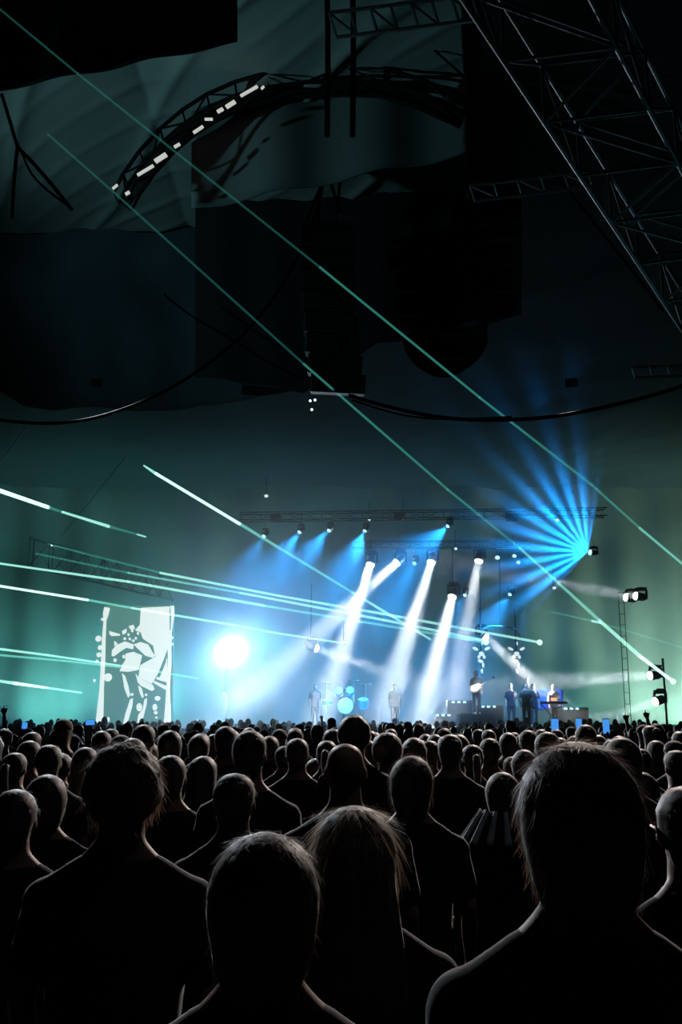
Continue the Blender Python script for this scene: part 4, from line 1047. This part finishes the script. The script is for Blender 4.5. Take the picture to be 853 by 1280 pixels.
for (x, Y) in near:
    u = 426.5 + x / Y * F; z = [n for n in ZONES if u >= n[0] - (1e9 if n[0] == 0 else 0)][-1][1]
    k = zc.get(z, 0); zc[z] = k + 1
    h = rnd.choices(['short', 'medium', 'long', 'curly', 'bun', 'ponytail', 'cap', 'bald'], [40, 14, 12, 7, 4, 7, 8, 5])[0]
    word = {'short': 'short haired', 'medium': 'full haired', 'long': 'long haired', 'curly': 'curly haired', 'bun': 'bun wearing', 'ponytail': 'ponytailed', 'cap': 'capped', 'bald': 'bald'}[h]
    if k < len(ORD): lab = '%s person, %s of the small heads %s' % (word, ORD[k], z)
    else: lab = '%s person %s, number %d counted from the front' % (word, z, k + 1)
    zt = rnd.gauss(1.66 if Y < 12 else 1.62, .06); zt = max(1.5, min(1.8, zt))
    person(u, 0, 20, h, rnd.choice(['black', 'black', 'brown', 'blonde'] if h in ('long', 'medium') else ['black', 'brown']), rnd.choice(['black', 'navy', 'charcoal', 'black']), label=lab,
           group='small distant heads of the crowd', Y=Y, ztop=zt, x=x, turn=rnd.uniform(-.35, .35), skin=rnd.choice('AAB'))
# everyone behind those: one joined crowd
b = MB()
for (x, Y) in far:
    z = max(1.5, min(1.8, rnd.gauss(1.62, .06))); k = z / 1.75
    b.loft([(x, Y, .05, .12, .09), (x, Y, .9 * k, .17, .12), (x, Y, 1.36 * k, .21, .12), (x, Y, 1.44 * k, .15, .09), (x, Y, 1.48 * k, .06, .06), (x, Y, 1.55 * k, .055, .06)], 10)
    b.ball((x, Y, 1.64 * k), (.08, .095, .115), 9, 7)
cr = b.build('crowd', SHIRT['black'], None, True)
tag(cr, 'packed distant crowd between the last distinct heads and the stage', 'crowd', kind='stuff')
print('PEOPLE', N_P[0], 'far', len(far))

# ---------------------------------------------------------------- performers on the stage
def performer(u, Y, pose, shirt, lab, hair='short', turn=PI, s=1.0):
    p = stage_at(u, Y)
    t = person(u, 0, 20, hair, 'black', shirt, pose, label=lab, Y=Y, ztop=1.765 * s, x=p.x, turn=turn)
    t.location.z = SZ; return t
g = performer(597, 41.2, 'down', 'grey', 'guitarist in pale clothes lit white on a riser below the lamp cluster', 'medium', s=1.05)
t = empty('riser', stage_at(597, 41.2)); tag(t, 'black riser box under the guitarist', 'riser'); b = MB(); b.box((0, 0, .25), (1.6, 1.2, .5)); b.build('box', M_STAGE, t); g.location.z = SZ + .5
t = empty('guitar', g.location + Vector((0, -.2, 1.12))); tag(t, 'white electric guitar held by the guitarist', 'guitar'); t.rotation_euler = (0, -.5, 0)
M_GUI = mat('white_guitar_lacquer', (.85, .85, .8), .3)
b = MB(); b.ball((-.12, 0, 0), (.20, .025, .16), 16, 8); b.ball((.06, 0, .01), (.13, .024, .12), 14, 8); b.build('guitar_body', M_GUI, t, True)
b = MB(); b.box((.45, -.01, 0), (.62, .025, .05)); b.build('neck', M_GUI, t)
b = MB(); b.box((.80, -.01, .01), (.14, .02, .08)); b.build('headstock', M_DARKMETAL, t)
performer(640, 40.5, 'down', 'navy', 'performer in blue light standing between the guitarist and the singer')
performer(659, 39.2, 'down', 'grey', 'singer in pale top at the stage front before the keyboard', 'medium')
performer(668, 40.8, 'one', 'navy', 'blue lit performer with a raised arm behind the singer')
performer(694, 41.9, 'down', 'black', 'keyboard player standing dark behind the keyboard')
performer(432, 42.0, 'down', 'navy', 'drummer behind the blue lit drum kit', 'curly', s=.9)
performer(494, 40.5, 'down', 'grey', 'musician half lost inside the middle white beam')
performer(394, 40.5, 'down', 'grey', 'musician standing in the foot of the steep white beam nearest the blinder')
spot('blue_key_lamp', at(655, 760, 37), at(650, 880, 40.5), 5000, (.12, .45, 1.0), 26, .6, .1, None)
spot('white_key_lamp', at(585, 740, 38), at(598, 868, 41), 2500, (.9, .95, 1.0), 12, .6, .1, None)

# ---------------------------------------------------------------- audience backlights on the stage trusses (they draw the rims)
for (u, v, Y, pw, c, lab) in [(345, 650, 41.5, 500, (1, .86, .80), 'dim backlight on the front truss aimed over the crowd, far end'),
                             (640, 650, 41.5, 500, (1, .84, .76), 'dim backlight on the front truss aimed over the crowd, near the striped burst'),
                             (500, 648, 41.5, 300, (.75, .9, 1), 'dim backlight in the middle of the front truss')]:
    flood(at(u, v, Y), (0, 2.5, 1.6), pw, c, 34, lab, .6)
flood((3.2, 2.2, 10.5), (.6, 4.6, 1.4), 60, (.75, .85, 1), 40, 'unseen added dim fill light high over the near crowd', sz=.5)  # unseen fill lamp added to lift the near crowd and striped hood
# lamps added dark against the drapes to draw rims on the crowd
flood(at(120, 485, 19.5), (0, 5.5, 1.2), 6500, (.85, .92, 1.0), 46, 'small dark added lamp before the navy drape, drawing rims on the crowd', sz=.5)
flood(at(715, 485, 19.5), (0, 5.5, 1.2), 8500, (1.0, .84, .76), 46, 'small dark added lamp above the long sagging cable, drawing rims on the crowd', sz=.5)
for o in bpy.data.objects:
    if '_u' in o: del o['_u']
